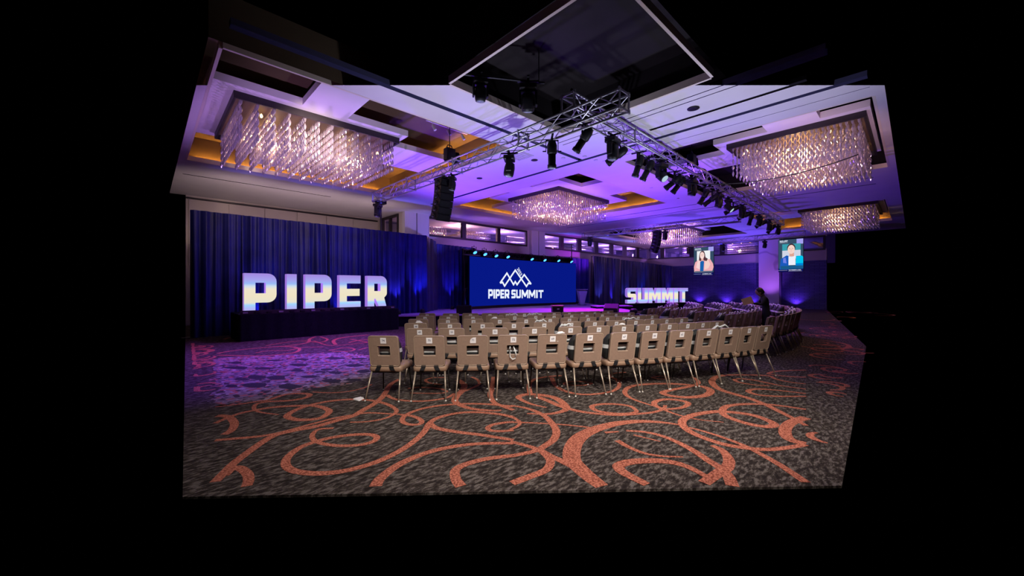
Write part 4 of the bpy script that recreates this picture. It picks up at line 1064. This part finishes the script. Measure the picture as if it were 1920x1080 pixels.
p = on_truss(848, TYA, TYB); moving_head((p.x, p.y, 4.59), D2(40), D2(10), 'moving head on the left truss over the speaker column', None, .8)
p = on_truss(706, TYA, TYB); moving_head((p.x, p.y - .1, 4.59), D2(40), D2(10), 'moving head at the left end of the left truss', None, 1.0)
moving_head((4.62, 5.72, 5.57), D2(-30), D2(5), 'small moving head at the top edge left of the other', None, .9)
moving_head((5.42, 5.23, 5.57), D2(-45), D2(20), 'larger moving head hanging in the dark coffer', None, 1.1)
for u, lab in ((1291, 'left'), (1356, 'middle'), (1434, 'right')):
    p = on_truss(u, TEA, TEB); moving_head((p.x, p.y, 4.66), 0, .2, 'small dark lamp on the farthest truss, %s of three' % lab)
for u, lab in ((1247, 'above the right speaker column'), (1106, 'at the left end')):
    p = on_truss(u, TDA, TDB); moving_head((p.x, p.y, 4.59), 0, .2, 'small dark lamp on the far crossing truss ' + lab)
def hoist(p, z, ztop, label):
    r = thing('chain_hoist', label, 'hoist', (p.x, p.y, z))
    MB().cbox(-.14, .14, -.10, .10, .02, .36, .02).obj('motor_body', M_black, r); MB().lathe([(.10, .0), (.13, -.22), (.09, -.26)], 10, (.2, 0, .28)).obj('chain_bag', M_blackcloth, r, True)
    MB().tube((0, 0, .36), (0, 0, ztop - z), .012).obj('chain', M_black, r); MB().path([(-.1, 0, .36), (-.06, 0, .45), (.06, 0, .45), (.1, 0, .36)], .012).obj('handle', M_black, r)
p = on_truss(843, TYA, TYB); hoist(p, 5.0, 6.24, 'black chain hoist on the left truss with a chain into the coffer')
p = on_truss(1297, TXA, TXB); hoist(p, 5.38, 6.24, 'black chain hoist on the long truss at the dark coffer')
# tower pole behind the left drape
r = thing('support_pole', 'dark vertical pole rising behind the left drape', 'pole', (7.36, 15.95, 0))
MB().tube((0, 0, 0), (0, 0, 5.3), .04, n=8).obj('pole', M_dark, r); MB().box(-.3, .3, -.2, .3, 0, .02).obj('base_plate', M_dark, r); MB().cbox(-.2, .2, -.15, .15, 5.2, 5.34).obj('head_plate', M_black, r)
# line arrays
def cab_mesh():
    b = MB(); b.prism([[(-.18, -.0895), (.16, -.083), (.16, .083), (-.18, .0895)]], lambda y, z, s: (-.215 + .43 * s, y, z)); return b.mesh('cabinet', M_black)
CABM = cab_mesh()
GRM = MB().cbox(-.2, .2, -.195, -.181, -.078, .078, .006).mesh('grille', M_grille)
RIG = MB().box(-.232, -.216, -.16, .1, -.09, -.03).box(.216, .232, -.16, .1, -.09, -.03).box(-.225, .225, -.186, -.17, -.094, -.088).mesh('rigging', M_black)
BUL = MB().lathe([(.0, -.045), (.05, -.03), (.07, 0), (.05, .03), (.0, .045)], 10).mesh('side_pod', M_black, True)
def line_array(p, ztop, zt, rz, label):
    r = thing('line_array_speaker', label, 'speaker', (p.x, p.y, ztop), rz)
    MB().box(-.2, .2, -.22, .22, -.06, -.02).obj('fly_bar', M_black, r)
    MB().tube((0, 0, -.02), (0, 0, zt - ztop), .03).tube((-.15, .1, -.02), (0, 0, zt - ztop - .02), .01).tube((.15, .1, -.02), (0, 0, zt - ztop - .02), .01).obj('hanger', M_black, r)
    y, z, a = 0, -.16, radians(2)
    for k in range(6):
        c = ob('cabinet', CABM, r, (0, y, z)); c.rotation_euler = (a, 0, 0)
        ob('grille', GRM, c); ob('rigging', RIG, c); pd = ob('side_pod', BUL, c, (-.235, .02, 0))
        pd.rotation_euler = (0, pi / 2, 0); pd.scale = (1, 1.6, .6)
        a2 = a + radians(4.2); y += .18 * sin((a + a2) / 2); z -= .18 * cos((a + a2) / 2); a = a2
    return r
p = on_truss(833, TYA, TYB); line_array(p, 4.62, 4.68, radians(0), 'hanging column of six black speakers at the left of the stage')
p = on_truss(1232, TDA, TDB); line_array(p, 4.62, 4.68, radians(8), 'hanging column of six black speakers before the small chandelier')
# cable draped past the right chandelier
cp = [Vector((10.9, 4.9, 5.3)).lerp(Vector((11.9, 0.9, 5.3)), i / 14) + Vector((0, 0, -1.15 * 4 * (i / 14) * (1 - i / 14) * .28 - .65)) for i in range(15)]
tag(MB().path(cp, .014).obj('cable', M_black), 'thin black cable sagging across the right chandelier', 'cable')
tag(MB().path([Vector((TXA[0], TXA[1], 5.37)).lerp(Vector((TXB[0], TXB[1], 5.37)), i / 60) + Vector((0, -.1 + .05 * sin(i * 1.9), .02 + .02 * sin(i * 2.7))) for i in range(46)], .03).obj('cable_bundle', M_black), 'thick black cable bundle lying along the long truss', 'cable')

# ------------------------------------------------------------------ portrait screens
def portrait(p0, p1, z0, z1, label, who):
    a, c = Vector((p0[0], p0[1], 0)), Vector((p1[0], p1[1], 0)); d = c - a; W = d.length; H = z1 - z0
    r = thing('portrait_screen', label, 'screen', (a.x, a.y, z0), atan2(d.y, d.x))
    MB().box(-.01, W + .01, .012, .10, -.01, H + .01).obj('cabinet', M_black, r)
    MB().tube((.15, .06, H), (.15, .06, 4.74 - z0), .015).tube((W - .15, .06, H), (W - .15, .06, 4.74 - z0), .015).obj('hanger', M_black, r)
    lay = [0]
    def poly(name, pts, col):
        lay[0] += 1; y = .011 - .0025 * lay[0]
        b = MB(); b.add([(q[0] * W, y, (1 - q[1]) * H) for q in pts], [tuple(range(len(pts)))])
        return b.obj(name, emis('pixel_%d_%d_%d' % tuple(int(q * 255) for q in col), col, 1.0), r)
    def rc(x0, x1, y0, y1): return [(x0, y0), (x1, y0), (x1, y1), (x0, y1)]
    def el(cx, cy, a_, b_, n=16): return [(cx + a_ * cos(2 * pi * i / n), cy + b_ * sin(2 * pi * i / n)) for i in range(n)]
    poly('picture_ground', rc(0, 1, 0, 1), (.004, .006, .10))
    poly('picture_ground', rc(0, 1, 0, .9), (.035, .075, .13))
    poly('picture_block', rc(.74, 1, 0, .155), (.36, .34, .86))
    if who == 0:
        poly('picture_block', rc(.16, .83, .125, .74), (.86, .88, .90))
        poly('jacket', [(.03, .88), (.0, .7), (.08, .52), (.3, .42), (.62, .42), (.84, .44), (.97, .6), (1.0, .72), (.94, .85), (.7, .88)], (.85, .42, .46))
        poly('jacket_light', [(.12, .72), (.2, .48), (.34, .43), (.33, .8)], (.92, .66, .66)); poly('jacket_light', [(.55, .8), (.58, .45), (.72, .43), (.84, .62), (.74, .76)], (.9, .62, .58))
        poly('shirt', [(.32, .84), (.33, .52), (.42, .48), (.53, .5), (.5, .84), (.42, .88)], (.01, .12, .42))
        poly('hair', [(.27, .45), (.28, .28), (.33, .17), (.42, .12), (.53, .14), (.58, .25), (.6, .36), (.72, .42), (.66, .5), (.5, .47), (.32, .49)], (.09, .035, .05))
        poly('neck', rc(.38, .5, .38, .48), (.75, .42, .38)); poly('portrait_face', el(.43, .29, .115, .125), (.92, .66, .62))
        for x in (.385, .475): poly('eye', el(x, .27, .018, .008, 8), (.12, .05, .05))
        poly('nose', [(.425, .27), (.44, .27), (.45, .32), (.415, .32)], (.85, .55, .50)); poly('mouth', el(.43, .355, .04, .012, 10), (.95, .85, .85))
        poly('fade', rc(.06, .94, .85, .91), (.10, .13, .20))
        head, date = 'OLIVIA', 'NOVEMBER 8, 2023'
    else:
        poly('picture_block', rc(.16, .9, .14, .34), (.04, .34, .42)); poly('picture_block', rc(.16, .9, .34, .60), (.62, .66, .78))
        poly('jacket', [(.05, .93), (.1, .6), (.34, .49), (.45, .52), (.45, .93)], (.01, .10, .50)); poly('jacket', [(.7, .8), (.72, .52), (.95, .52), (1.0, .56), (1.0, .8)], (.0, .55, .86)); poly('jacket', rc(.7, 1, .75, .9), (.0, .22, .66))
        poly('jacket_light', [(.2, .72), (.2, .58), (.3, .56), (.34, .74)], (.16, .22, .80))
        poly('shirt', [(.42, .8), (.42, .52), (.56, .55), (.7, .5), (.7, .8)], (.84, .86, .95))
        poly('neck', rc(.46, .64, .42, .53), (.72, .36, .28)); poly('hair', el(.53, .27, .17, .135), (.05, .025, .035)); poly('portrait_face', el(.53, .315, .145, .14), (.90, .66, .58))
        for x in (.47, .59): poly('eye', el(x, .29, .022, .009, 8), (.12, .05, .05))
        poly('nose', [(.52, .29), (.54, .29), (.555, .345), (.505, .345)], (.8, .5, .42)); poly('mouth', el(.53, .385, .05, .012, 10), (.85, .55, .52))
        poly('fade', rc(.1, 1, .82, .92), (.01, .10, .25))
        head, date = 'REUPP', 'NOVEMBER 8, 2023'
    for txt, sz, cx, cy in ((head, .15, .23, .055), (date, .075, .68, .955), ('THE HOTEL BALLROOM', .042, .7, .985)):
        if 'HOTEL' in txt: continue
        me = font_mesh(txt, sz, M_scrwhite, 'picture_text')
        for v in me.vertices: v.co = (cx * W + v.co.x, -.06, (1 - cy) * H + v.co.y)
        ob('picture_text', me, r)
    poly('picture_line', rc(.06, .4, .094, .10), (.6, .6, .7)); poly('picture_line', rc(.0, .38, .955, .962), (.4, .4, .6)); poly('picture_line', rc(.42, .95, .985, .991), (.5, .5, .7))
pa, pc = ray_line(1301, (29.6, 4), (29.9, 12)), ray_line(1338, (29.6, 4), (29.9, 12)); portrait(pa, pc, 2.52, 4.58, 'hanging screen showing a portrait of a person in a pink jacket', 0)
pa, pc = ray_line(1459.5, (29.2, 4), (29.5, 12)), ray_line(1506, (29.2, 4), (29.5, 12)); portrait(pa, pc, 2.60, 4.62, 'hanging screen showing a portrait of a person in a blue jacket', 1)

# ------------------------------------------------------------------ chairs
def chair_parts():
    """meshes of one banquet chair, facing +y"""
    P = {}
    z0, z1, y0, y1 = .468, .905, -.205, -.295
    def lean(x, z, off):
        t = (z - z0) / (z1 - z0); return (x, y0 + (y1 - y0) * t + off, z)
    w, h = .425, z1 - z0; cz = (z0 + z1) / 2; hz = .690
    O = rrect(w, h, .035, 4, 0, cz); I = rrect(.166, .130, .014, 4, 0, hz)
    def sh(L_, k, c): return [(p[0] * k if c == 0 else p[0], p[1]) for p in L_]
    def ins(L_, q, cx, cy): return [(p[0] + q * (1 if p[0] < cx else -1), p[1] + q * (1 if p[1] < cy else -1)) for p in L_]
    lo = []
    for L_, off in ((ins(O, .012, 0, cz), -.026), (O, -.014), (O, .016), (ins(O, .012, 0, cz), .028), (ins(I, -.012, 0, hz), .028), (I, .016), (I, -.014), (ins(I, -.012, 0, hz), -.027)):
        lo.append([lean(p[0], p[1], off) for p in L_])
    P['backrest'] = MB().loft(lo, closed_sec=True).mesh('backrest', M_vinyl, False)
    P['piping'] = MB().path([lean(p[0], p[1], -.024) for p in ins(O, .004, 0, cz)], .0065, 5, True).path([lean(p[0], p[1], -.026) for p in ins(I, -.010, 0, hz)], .004, 4, True).mesh('piping', M_pipe, True)
    def ring(w_, y_0, y_1, z, r_):
        return [(p[0], p[1], z) for p in rrect(w_, y_1 - y_0, r_, 3, 0, (y_0 + y_1) / 2)]
    P['seat'] = MB().loft([ring(.44, -.20, .25, .385, .03), ring(.475, -.225, .275, .40, .045), ring(.48, -.23, .28, .45, .05), ring(.46, -.215, .265, .474, .045), ring(.3, -.13, .18, .482, .04)], caps=True).mesh('seat', M_seat, True)
    for s, nm in ((-1, 'rl'), (1, 'rr')):
        P[nm] = MB().tube((s * .205, -.195, .40), (s * .238, -.345, .012), .0145, .0085, 6).mesh('leg', M_leg, True)
        P[nm + 'g'] = MB().lathe([(.012, 0), (.013, .012), (.009, .02)], 8, (s * .238, -.345, 0)).mesh('foot_glide', M_glide, True)
        f = 'f' + nm[1]
        P[f] = MB().tube((s * .20, .19, .40), (s * .222, .25, .012), .0145, .009, 6).mesh('leg', M_legshade, True)
        P[f + 'g'] = MB().lathe([(.012, 0), (.013, .012), (.009, .02)], 8, (s * .222, .25, 0)).mesh('foot_glide', M_glide, True)
        b = MB()
        sec = [(s * .085, -.226, .50), (s * .09, -.232, .455), (s * .11, -.240, .41), (s * .125, -.19, .375)]
        L2 = [[(x - .031, y - .006, z), (x + .031, y - .006, z), (x + .031, y + .006, z), (x - .031, y + .006, z)] for x, y, z in sec]
        P['b' + nm[1]] = b.loft(L2, caps=True).mesh('back_bracket', M_black)
    P['frame'] = MB().box(-.19, .19, -.19, .22, .366, .386).tube((-.2, -.19, .375), (.2, -.19, .375), .012).tube((-.2, .2, .375), (.2, .2, .375), .012).mesh('seat_frame', M_black)
    def card(cut):
        q = [(-.041, -.041), (.041, -.041), (.041, .041), (-.041, .041)] if not cut else [(-.041, -.041), (.041, -.041), (.041, .041), (.0, .038), (-.030, .022), (-.041, -.005)]
        b = MB(); b.prism([q], lambda x, z, s: lean(x + .004, .838 + z, -.0285 - .0015 * (1 - s))); return b.mesh('number_card', M_card)
    P['card'] = card(False); P['cutcard'] = card(True)
    return P, lean
CP, LEAN = chair_parts()
DIG = {}
def number_mesh(n):
    if n not in DIG:
        me = font_mesh(str(n), .043, M_ink)
        for v in me.vertices: v.co = LEAN(v.co.x + .004, .838 + v.co.y, -.0305)
        DIG[n] = me
    return DIG[n]
def make_chair(loc, rz, label, group, num=None, cut=False):
    t = thing('banquet_chair', label, 'chair', loc, rz, group)
    for k in ('seat', 'rl', 'rr', 'fl', 'fr', 'bl', 'br', 'frame'): ob(CP[k].name.split('.')[0], CP[k], t)
    bk = ob('backrest', CP['backrest'], t); ob('piping', CP['piping'], bk)
    for lg_ in kids(t):
        if lg_.name.startswith('leg'):
            key = [k for k in ('rl', 'rr', 'fl', 'fr') if CP[k] == lg_.data][0]; ob('foot_glide', CP[key + 'g'], lg_)
    c = ob('number_card', CP['cutcard' if cut else 'card'], t)
    if num is not None: ob('number', number_mesh(num), c)
    return t
# bags on the seats
def bag_parts():
    P = {}
    def sec(z, w, d, yb): return [(p[0], yb + p[1], z) for p in rrect(w, d, d * .38, 3, 0, d / 2)]
    P['body'] = MB().loft([sec(.0, .27, .13, .0), sec(.02, .31, .18, -.01), sec(.16, .32, .20, -.012), sec(.29, .29, .16, -.018), sec(.37, .23, .10, -.02), sec(.40, .14, .05, -.012)], caps=True).mesh('bag_body', M_bag, True)
    P['band'] = MB().loft([[(p[0] * 1.012, p[1] - .002, z) for p in sec(z, w, d, y)] for z, w, d, y in ((.165, .32, .20, -.0125), (.222, .308, .187, -.0155))]).mesh('pale_band', M_strap, True)
    P['handle'] = MB().path([(-.07, .02, .34), (-.072, .05, .37), (-.05, .09, .375), (0, .11, .375), (.05, .09, .375), (.072, .05, .37), (.07, .02, .34)], .011, 5).mesh('handle', M_strap, True)
    P['tangle'] = MB().path([(-.12, .03, .34), (-.14, .0, .38), (-.08, .0, .45), (-.02, .02, .42), (.05, .0, .46), (.12, .02, .41), (.13, .05, .36)], .014, 5).path([(-.1, .08, .36), (-.05, .06, .42), (.02, .1, .44), (.09, .08, .38)], .012, 5).mesh('strap_loop', M_strap, True)
    return P
BP = bag_parts()
def make_bag(chair_loc, rz, label, kind, group, big=False):
    c = Vector(chair_loc); off = Matrix.Rotation(rz, 3, 'Z') @ Vector((R.uniform(-.04, .02), -.155, .483))
    t = thing('tote_bag', label, 'bag', c + off, rz + R.uniform(-.08, .08), group)
    if big: t.scale = (1.38, 1.25, 1.0)
    ob('bag_body', BP['body'], t); ob('pale_band', BP['band'], t)
    ob('handle', BP['handle'] if kind == 0 else BP['tangle'], t)
CD, CL = 19.3, -1.7
CTR = dl(CD, CL)
def seat_pose(Rr, phi):
    """position of a chair whose back stands at radius Rr, facing the stage centre"""
    d, l = CD - (Rr - .27) * cos(phi), CL + (Rr - .27) * sin(phi)
    p = dl(d, l); f = dl(cos(phi), -sin(phi))
    return p, atan2(-f.x, f.y), d, l
def phi_at(u, Rr):
    tt = (u - 960) / FPX
    best = None
    for k in range(2400):
        ph = radians(-12 + 60 * k / 2400); d, l = CD - Rr * cos(ph), CL + Rr * sin(ph)
        e = abs(l / d - tt)
        if best is None or e < best[0]: best = (e, ph)
    return best[1]
RAD = [13.93, 12.93, 12.0, 11.03, 10.08, 9.18]
U = [[722, 805, 886, 962, 1035, 1103, 1167, 1224, 1276, 1325, 1366, 1400, 1431],
     [788, 848, 928, 1001, 1068, 1121, 1167, 1211, 1252, 1286, 1314, 1341],
     [780, 843, 904, 963, 1020, 1069, 1114, 1154, 1190, 1220, 1247, 1275],
     [785, 840, 887, 936, 985, 1030, 1066, 1101, 1137, 1167, 1194, 1220],
     [798, 841, 887, 927, 965, 1003, 1037, 1070, 1099, 1127, 1153, 1177],
     [801, 846, 882, 918, 950, 982, 1012, 1038, 1066, 1090, 1113, 1138]]
NUM = [[74, 70, 71, 72, 69, 68, 67, 66, 65, 64, 63, 62, 61], [49, 50, 52, 53, 55, 54, 56, 57, 58, 59, 60, 51], [48, 47, 46, 45, 44, 43, 42, 41, 40, 39, 38, 37], [36, 35, 34, 33, 32, 31, 30, 29, 28, 27, 26, 25], [24, 23, 22, 21, 20, 19, 18, 17, 16, 15, 14, 13], [12, 11, 10, 9, 8, 7, 6, 5, 4, 3, 2, 1]]
ROWN = ['nearest row', 'second row', 'third row', 'fourth row', 'fifth row', 'sixth row']
nobag = {(0, 99)}
for k in range(6):
    for i, u in enumerate(U[k]):
        ph = phi_at(u, RAD[k]); p, rz, d, l = seat_pose(RAD[k], ph)
        rz += R.uniform(-.03, .03)
        if (k, i) == (0, 0): rz -= .06
        make_chair((p.x, p.y, 0), rz, 'taupe chair, %s from the left in the %s of the left block' % (ORD[i], ROWN[k]), 'chairs of the left block', NUM[k][i], (k, i) == (0, 2))
        if (k, i) not in nobag:
            make_bag((p.x, p.y, 0), rz, 'black bag on the seat of the %s chair from the left, %s, left block' % (ORD[i], ROWN[k]), 0 if R.random() < .92 else 1, 'bags on the left block', i >= 5)
# right block beyond the aisle
num = 75
for k in range(1, 6):
    ph = radians([0, 36.4, 36.8, 38.8, 41.0, 43.0][k]); i = 0; ccount = 0
    while ph < radians(82):
        if not radians(60) < ph < radians(65.5):
            p, rz, d, l = seat_pose(RAD[k], ph)
            u = 960 + FPX * l / d
            if u < 1512:
                make_chair((p.x, p.y, 0), rz + R.uniform(-.04, .04), 'taupe chair, %s from the aisle in the %s of the right block' % (ORD[i], ROWN[k]), 'chairs of the right block', num); num += 1
                if not (k == 1 and i < 3):
                    make_bag((p.x, p.y, 0), rz, 'dark bag on the %s chair from the aisle, %s, right block' % (ORD[i], ROWN[k]), 1 if R.random() < .7 else 0, 'bags on the right block', True)
                i += 1
        ph += .58 / RAD[k]

# white papers and straps lying about
def tissue(loc, rz, label, sc=1.0):
    b = MB(); rr = random.Random(int(loc[0] * 100)); L3 = []
    for k, (r_, z) in enumerate([(.03, 0), (.07, .01), (.06, .03), (.04, .045), (.012, .05)]):
        L3.append([(r_ * sc * (1 + rr.uniform(-.35, .35)) * cos(2 * pi * i / 9) * 1.5, r_ * sc * (1 + rr.uniform(-.35, .35)) * sin(2 * pi * i / 9), z * sc + rr.uniform(0, .008)) for i in range(9)])
    o = b.loft(L3, caps=True).obj('white_tissue', M_white, None, False, loc); o.rotation_euler = (0, 0, rz); tag(o, label, 'tissue')
    return o
def chair_top(k, i, dx, z=.905, dy=-.298):
    p, rz, d, l = seat_pose(RAD[k], phi_at(U[k][i], RAD[k])); q = Matrix.Rotation(rz, 3, 'Z') @ Vector((dx, dy, z)); return (p.x + q.x, p.y + q.y, z), rz
for (k, i, dx, w) in [(0, 4, .12, 'fifth chair of the nearest row'), (1, 6, -.02, 'seventh chair of the second row'), (3, 3, -.1, 'fourth chair of the fourth row'), (2, 0, .06, 'first chair of the third row')]:
    loc, rz = chair_top(k, i, dx, .906); tissue(loc, rz, 'crumpled white paper on the back of the ' + w, .62)
loc, rz = chair_top(0, 4, .10, .80, -.30)
o = MB().loft([[(-.03, 0, .1), (.04, 0, .1), (.04, .01, .1), (-.03, .01, .1)], [(-.035, -.004, .04), (.025, -.004, .04), (.025, .006, .04), (-.035, .006, .04)], [(-.04, -.002, .0), (-.01, -.002, .0), (-.01, .008, .0), (-.04, .008, .0)]], caps=True).obj('paper_strip', M_white, None, False, loc); o.rotation_euler = (0, 0, rz)
tag(o, 'white paper strip hanging behind the fifth chair of the nearest row', 'paper')
loc, rz = chair_top(0, 3, 0, .60, -.285)
o = MB().path([(-.035, .05, .13), (-.045, .0, .12), (-.05, -.008, .05), (-.045, -.004, -.01), (-.01, -.002, -.045), (.03, -.004, -.03), (.04, -.006, .03), (.02, -.002, .10), (.01, .05, .13)], .0085, 5).obj('white_strap', M_strap, None, True, loc); o.rotation_euler = (0, 0, rz)
tag(o, 'white strap loop hanging through the back of the fourth nearest chair', 'strap')
p = floor_pt(672, 749)
o = MB().loft([[(-.09, -.06, .004), (.03, -.07, .004), (.11, .02, .004), (-.02, .07, .004)], [(-.08, -.05, .012), (.03, -.06, .02), (.10, .02, .012), (-.02, .06, .022)]], caps=True).obj('paper_scrap', M_white, None, False, (p.x, p.y, 0)); o.rotation_euler = (0, 0, .7)
tag(o, 'white crumpled paper lying on the carpet left of the nearest chair', 'paper')

# ------------------------------------------------------------------ person among the far chairs
def skin_mesh(name, joints, edges, m, sub=2):
    me = bpy.data.meshes.new(name); me.from_pydata([j[0] for j in joints], edges, [])
    o = bpy.data.objects.new(name, me); COL.objects.link(o)
    sk = o.modifiers.new('skin', 'SKIN'); su = o.modifiers.new('sub', 'SUBSURF'); su.levels = sub
    lay = me.skin_vertices[0] if len(me.skin_vertices) else me.skin_vertices.new()
    for i, j in enumerate(joints): lay.data[i].radius = (j[1], j[2] if len(j) > 2 else j[1]); lay.data[i].use_root = (i == 0)
    dg = bpy.context.evaluated_depsgraph_get(); out = bpy.data.meshes.new_from_object(o.evaluated_get(dg)); bpy.data.objects.remove(o); bpy.data.meshes.remove(me)
    out.name = name; out.materials.clear(); out.materials.append(m); out.shade_smooth(); return out
pp, prz, d, l = seat_pose(12.47, phi_at(1467, 12.2))
person = thing('person', 'person in black with short dark hair, head bowed, standing among the far right chairs', 'person', (pp.x, pp.y, 0), prz + radians(20))
J = [((0, 0, .86), .13, .10), ((0, .0, 1.0), .125, .095), ((0, .01, 1.14), .15, .10), ((0, .04, 1.27), .145, .10), ((0, .08, 1.345), .055), ((0, .12, 1.42), .05),
     ((-.17, .05, 1.27), .055), ((-.25, .14, 1.10), .042), ((-.13, .31, 1.12), .034), ((.17, .05, 1.27), .055), ((.26, .13, 1.10), .042), ((.12, .30, 1.11), .034),
     ((-.09, .0, .80), .09), ((-.10, .02, .46), .06), ((-.10, -.02, .09), .04), ((-.10, .12, .04), .035), ((.09, .0, .80), .09), ((.10, .02, .46), .06), ((.10, -.02, .09), .04), ((.10, .12, .04), .035)]
E = [(0, 1), (1, 2), (2, 3), (3, 4), (4, 5), (3, 6), (6, 7), (7, 8), (3, 9), (9, 10), (10, 11), (0, 12), (12, 13), (13, 14), (14, 15), (0, 16), (16, 17), (17, 18), (18, 19)]
ob('body', skin_mesh('body', J, E, M_shirt), person)
hd = MB().lathe([(.012, -.125), (.05, -.115), (.066, -.07), (.074, -.01), (.078, .04), (.068, .085), (.04, .115), (.01, .122)], 14)
hd.v = [(x, y * 1.2, z) for x, y, z in hd.v]
# brow, nose, mouth, ears in the head mesh
hd.loft([[(-.012, .082, .0), (.012, .082, .0), (.008, .086, .03), (-.008, .086, .03)], [(-.010, .108, -.02), (.010, .108, -.02), (.004, .095, .03), (-.004, .095, .03)]], caps=True)
for sgn in (-1, 1): hd.cbox(sgn * .076 - .008, sgn * .076 + .008, -.015, .02, -.03, .03, .004)
HM = Matrix.Translation((0, .155, 1.44)) @ Matrix.Rotation(radians(-38), 4, 'X')
head = hd.xf(HM).obj('head', M_skin, person, True)
hr = MB().lathe([(.07, -.075), (.082, -.03), (.088, .03), (.08, .09), (.05, .128), (.012, .138)], 14); hr.v = [(x * 1.02, (y * 1.2 if y < .04 else y * .85) - .018, z) for x, y, z in hr.v]
hr.xf(HM).obj('hair', M_hair, person, True)
for sgn in (-1, 1): MB().lathe([(.002, -.009), (.010, 0), (.002, .009)], 8, (sgn * .03, .088, .008), 'y').xf(HM).obj('eye', M_ink, head, True)
MB().cbox(-.025, .025, .084, .094, -.062, -.052, .003).xf(HM).obj('mouth', M_pinktop, head)
for s_, wr in ((-1, (-.13, .32, 1.12)), (1, (.12, .31, 1.11))):
    W_ = Vector(wr)
    js = [(W_, .026, .018), (W_ + Vector((0, .05, .0)), .034, .016)]; es = [(0, 1)]
    for f in range(4):
        a = W_ + Vector(((f - 1.5) * .019, .085, .0)); c = a + Vector((0, .03 + .004 * (f in (1, 2)), -.006)); e_ = c + Vector((-s_ * .004, .022, -.018)); i0 = len(js)
        js += [(a, .0095), (c, .0085), (e_, .007)]; es += [(1, i0), (i0, i0 + 1), (i0 + 1, i0 + 2)]
    i0 = len(js); js += [(W_ + Vector((-s_ * .035, .045, .004)), .010), (W_ + Vector((-s_ * .045, .08, .0)), .008)]; es += [(0, i0), (i0, i0 + 1)]
    ob('hand', skin_mesh('hand', js, es, M_skin, 1), person)
o = MB().cbox(-.006, .006, -.14, .14, -.10, .10, .002).obj('tan_card', M_tan, None, False, Matrix.Rotation(prz + radians(20), 3, 'Z') @ Vector((-.02, .47, 1.19)) + Vector((pp.x, pp.y, 0)))
o.rotation_euler = (radians(-20), radians(12), prz + radians(20)); tag(o, 'tan card held by the person in black', 'card')
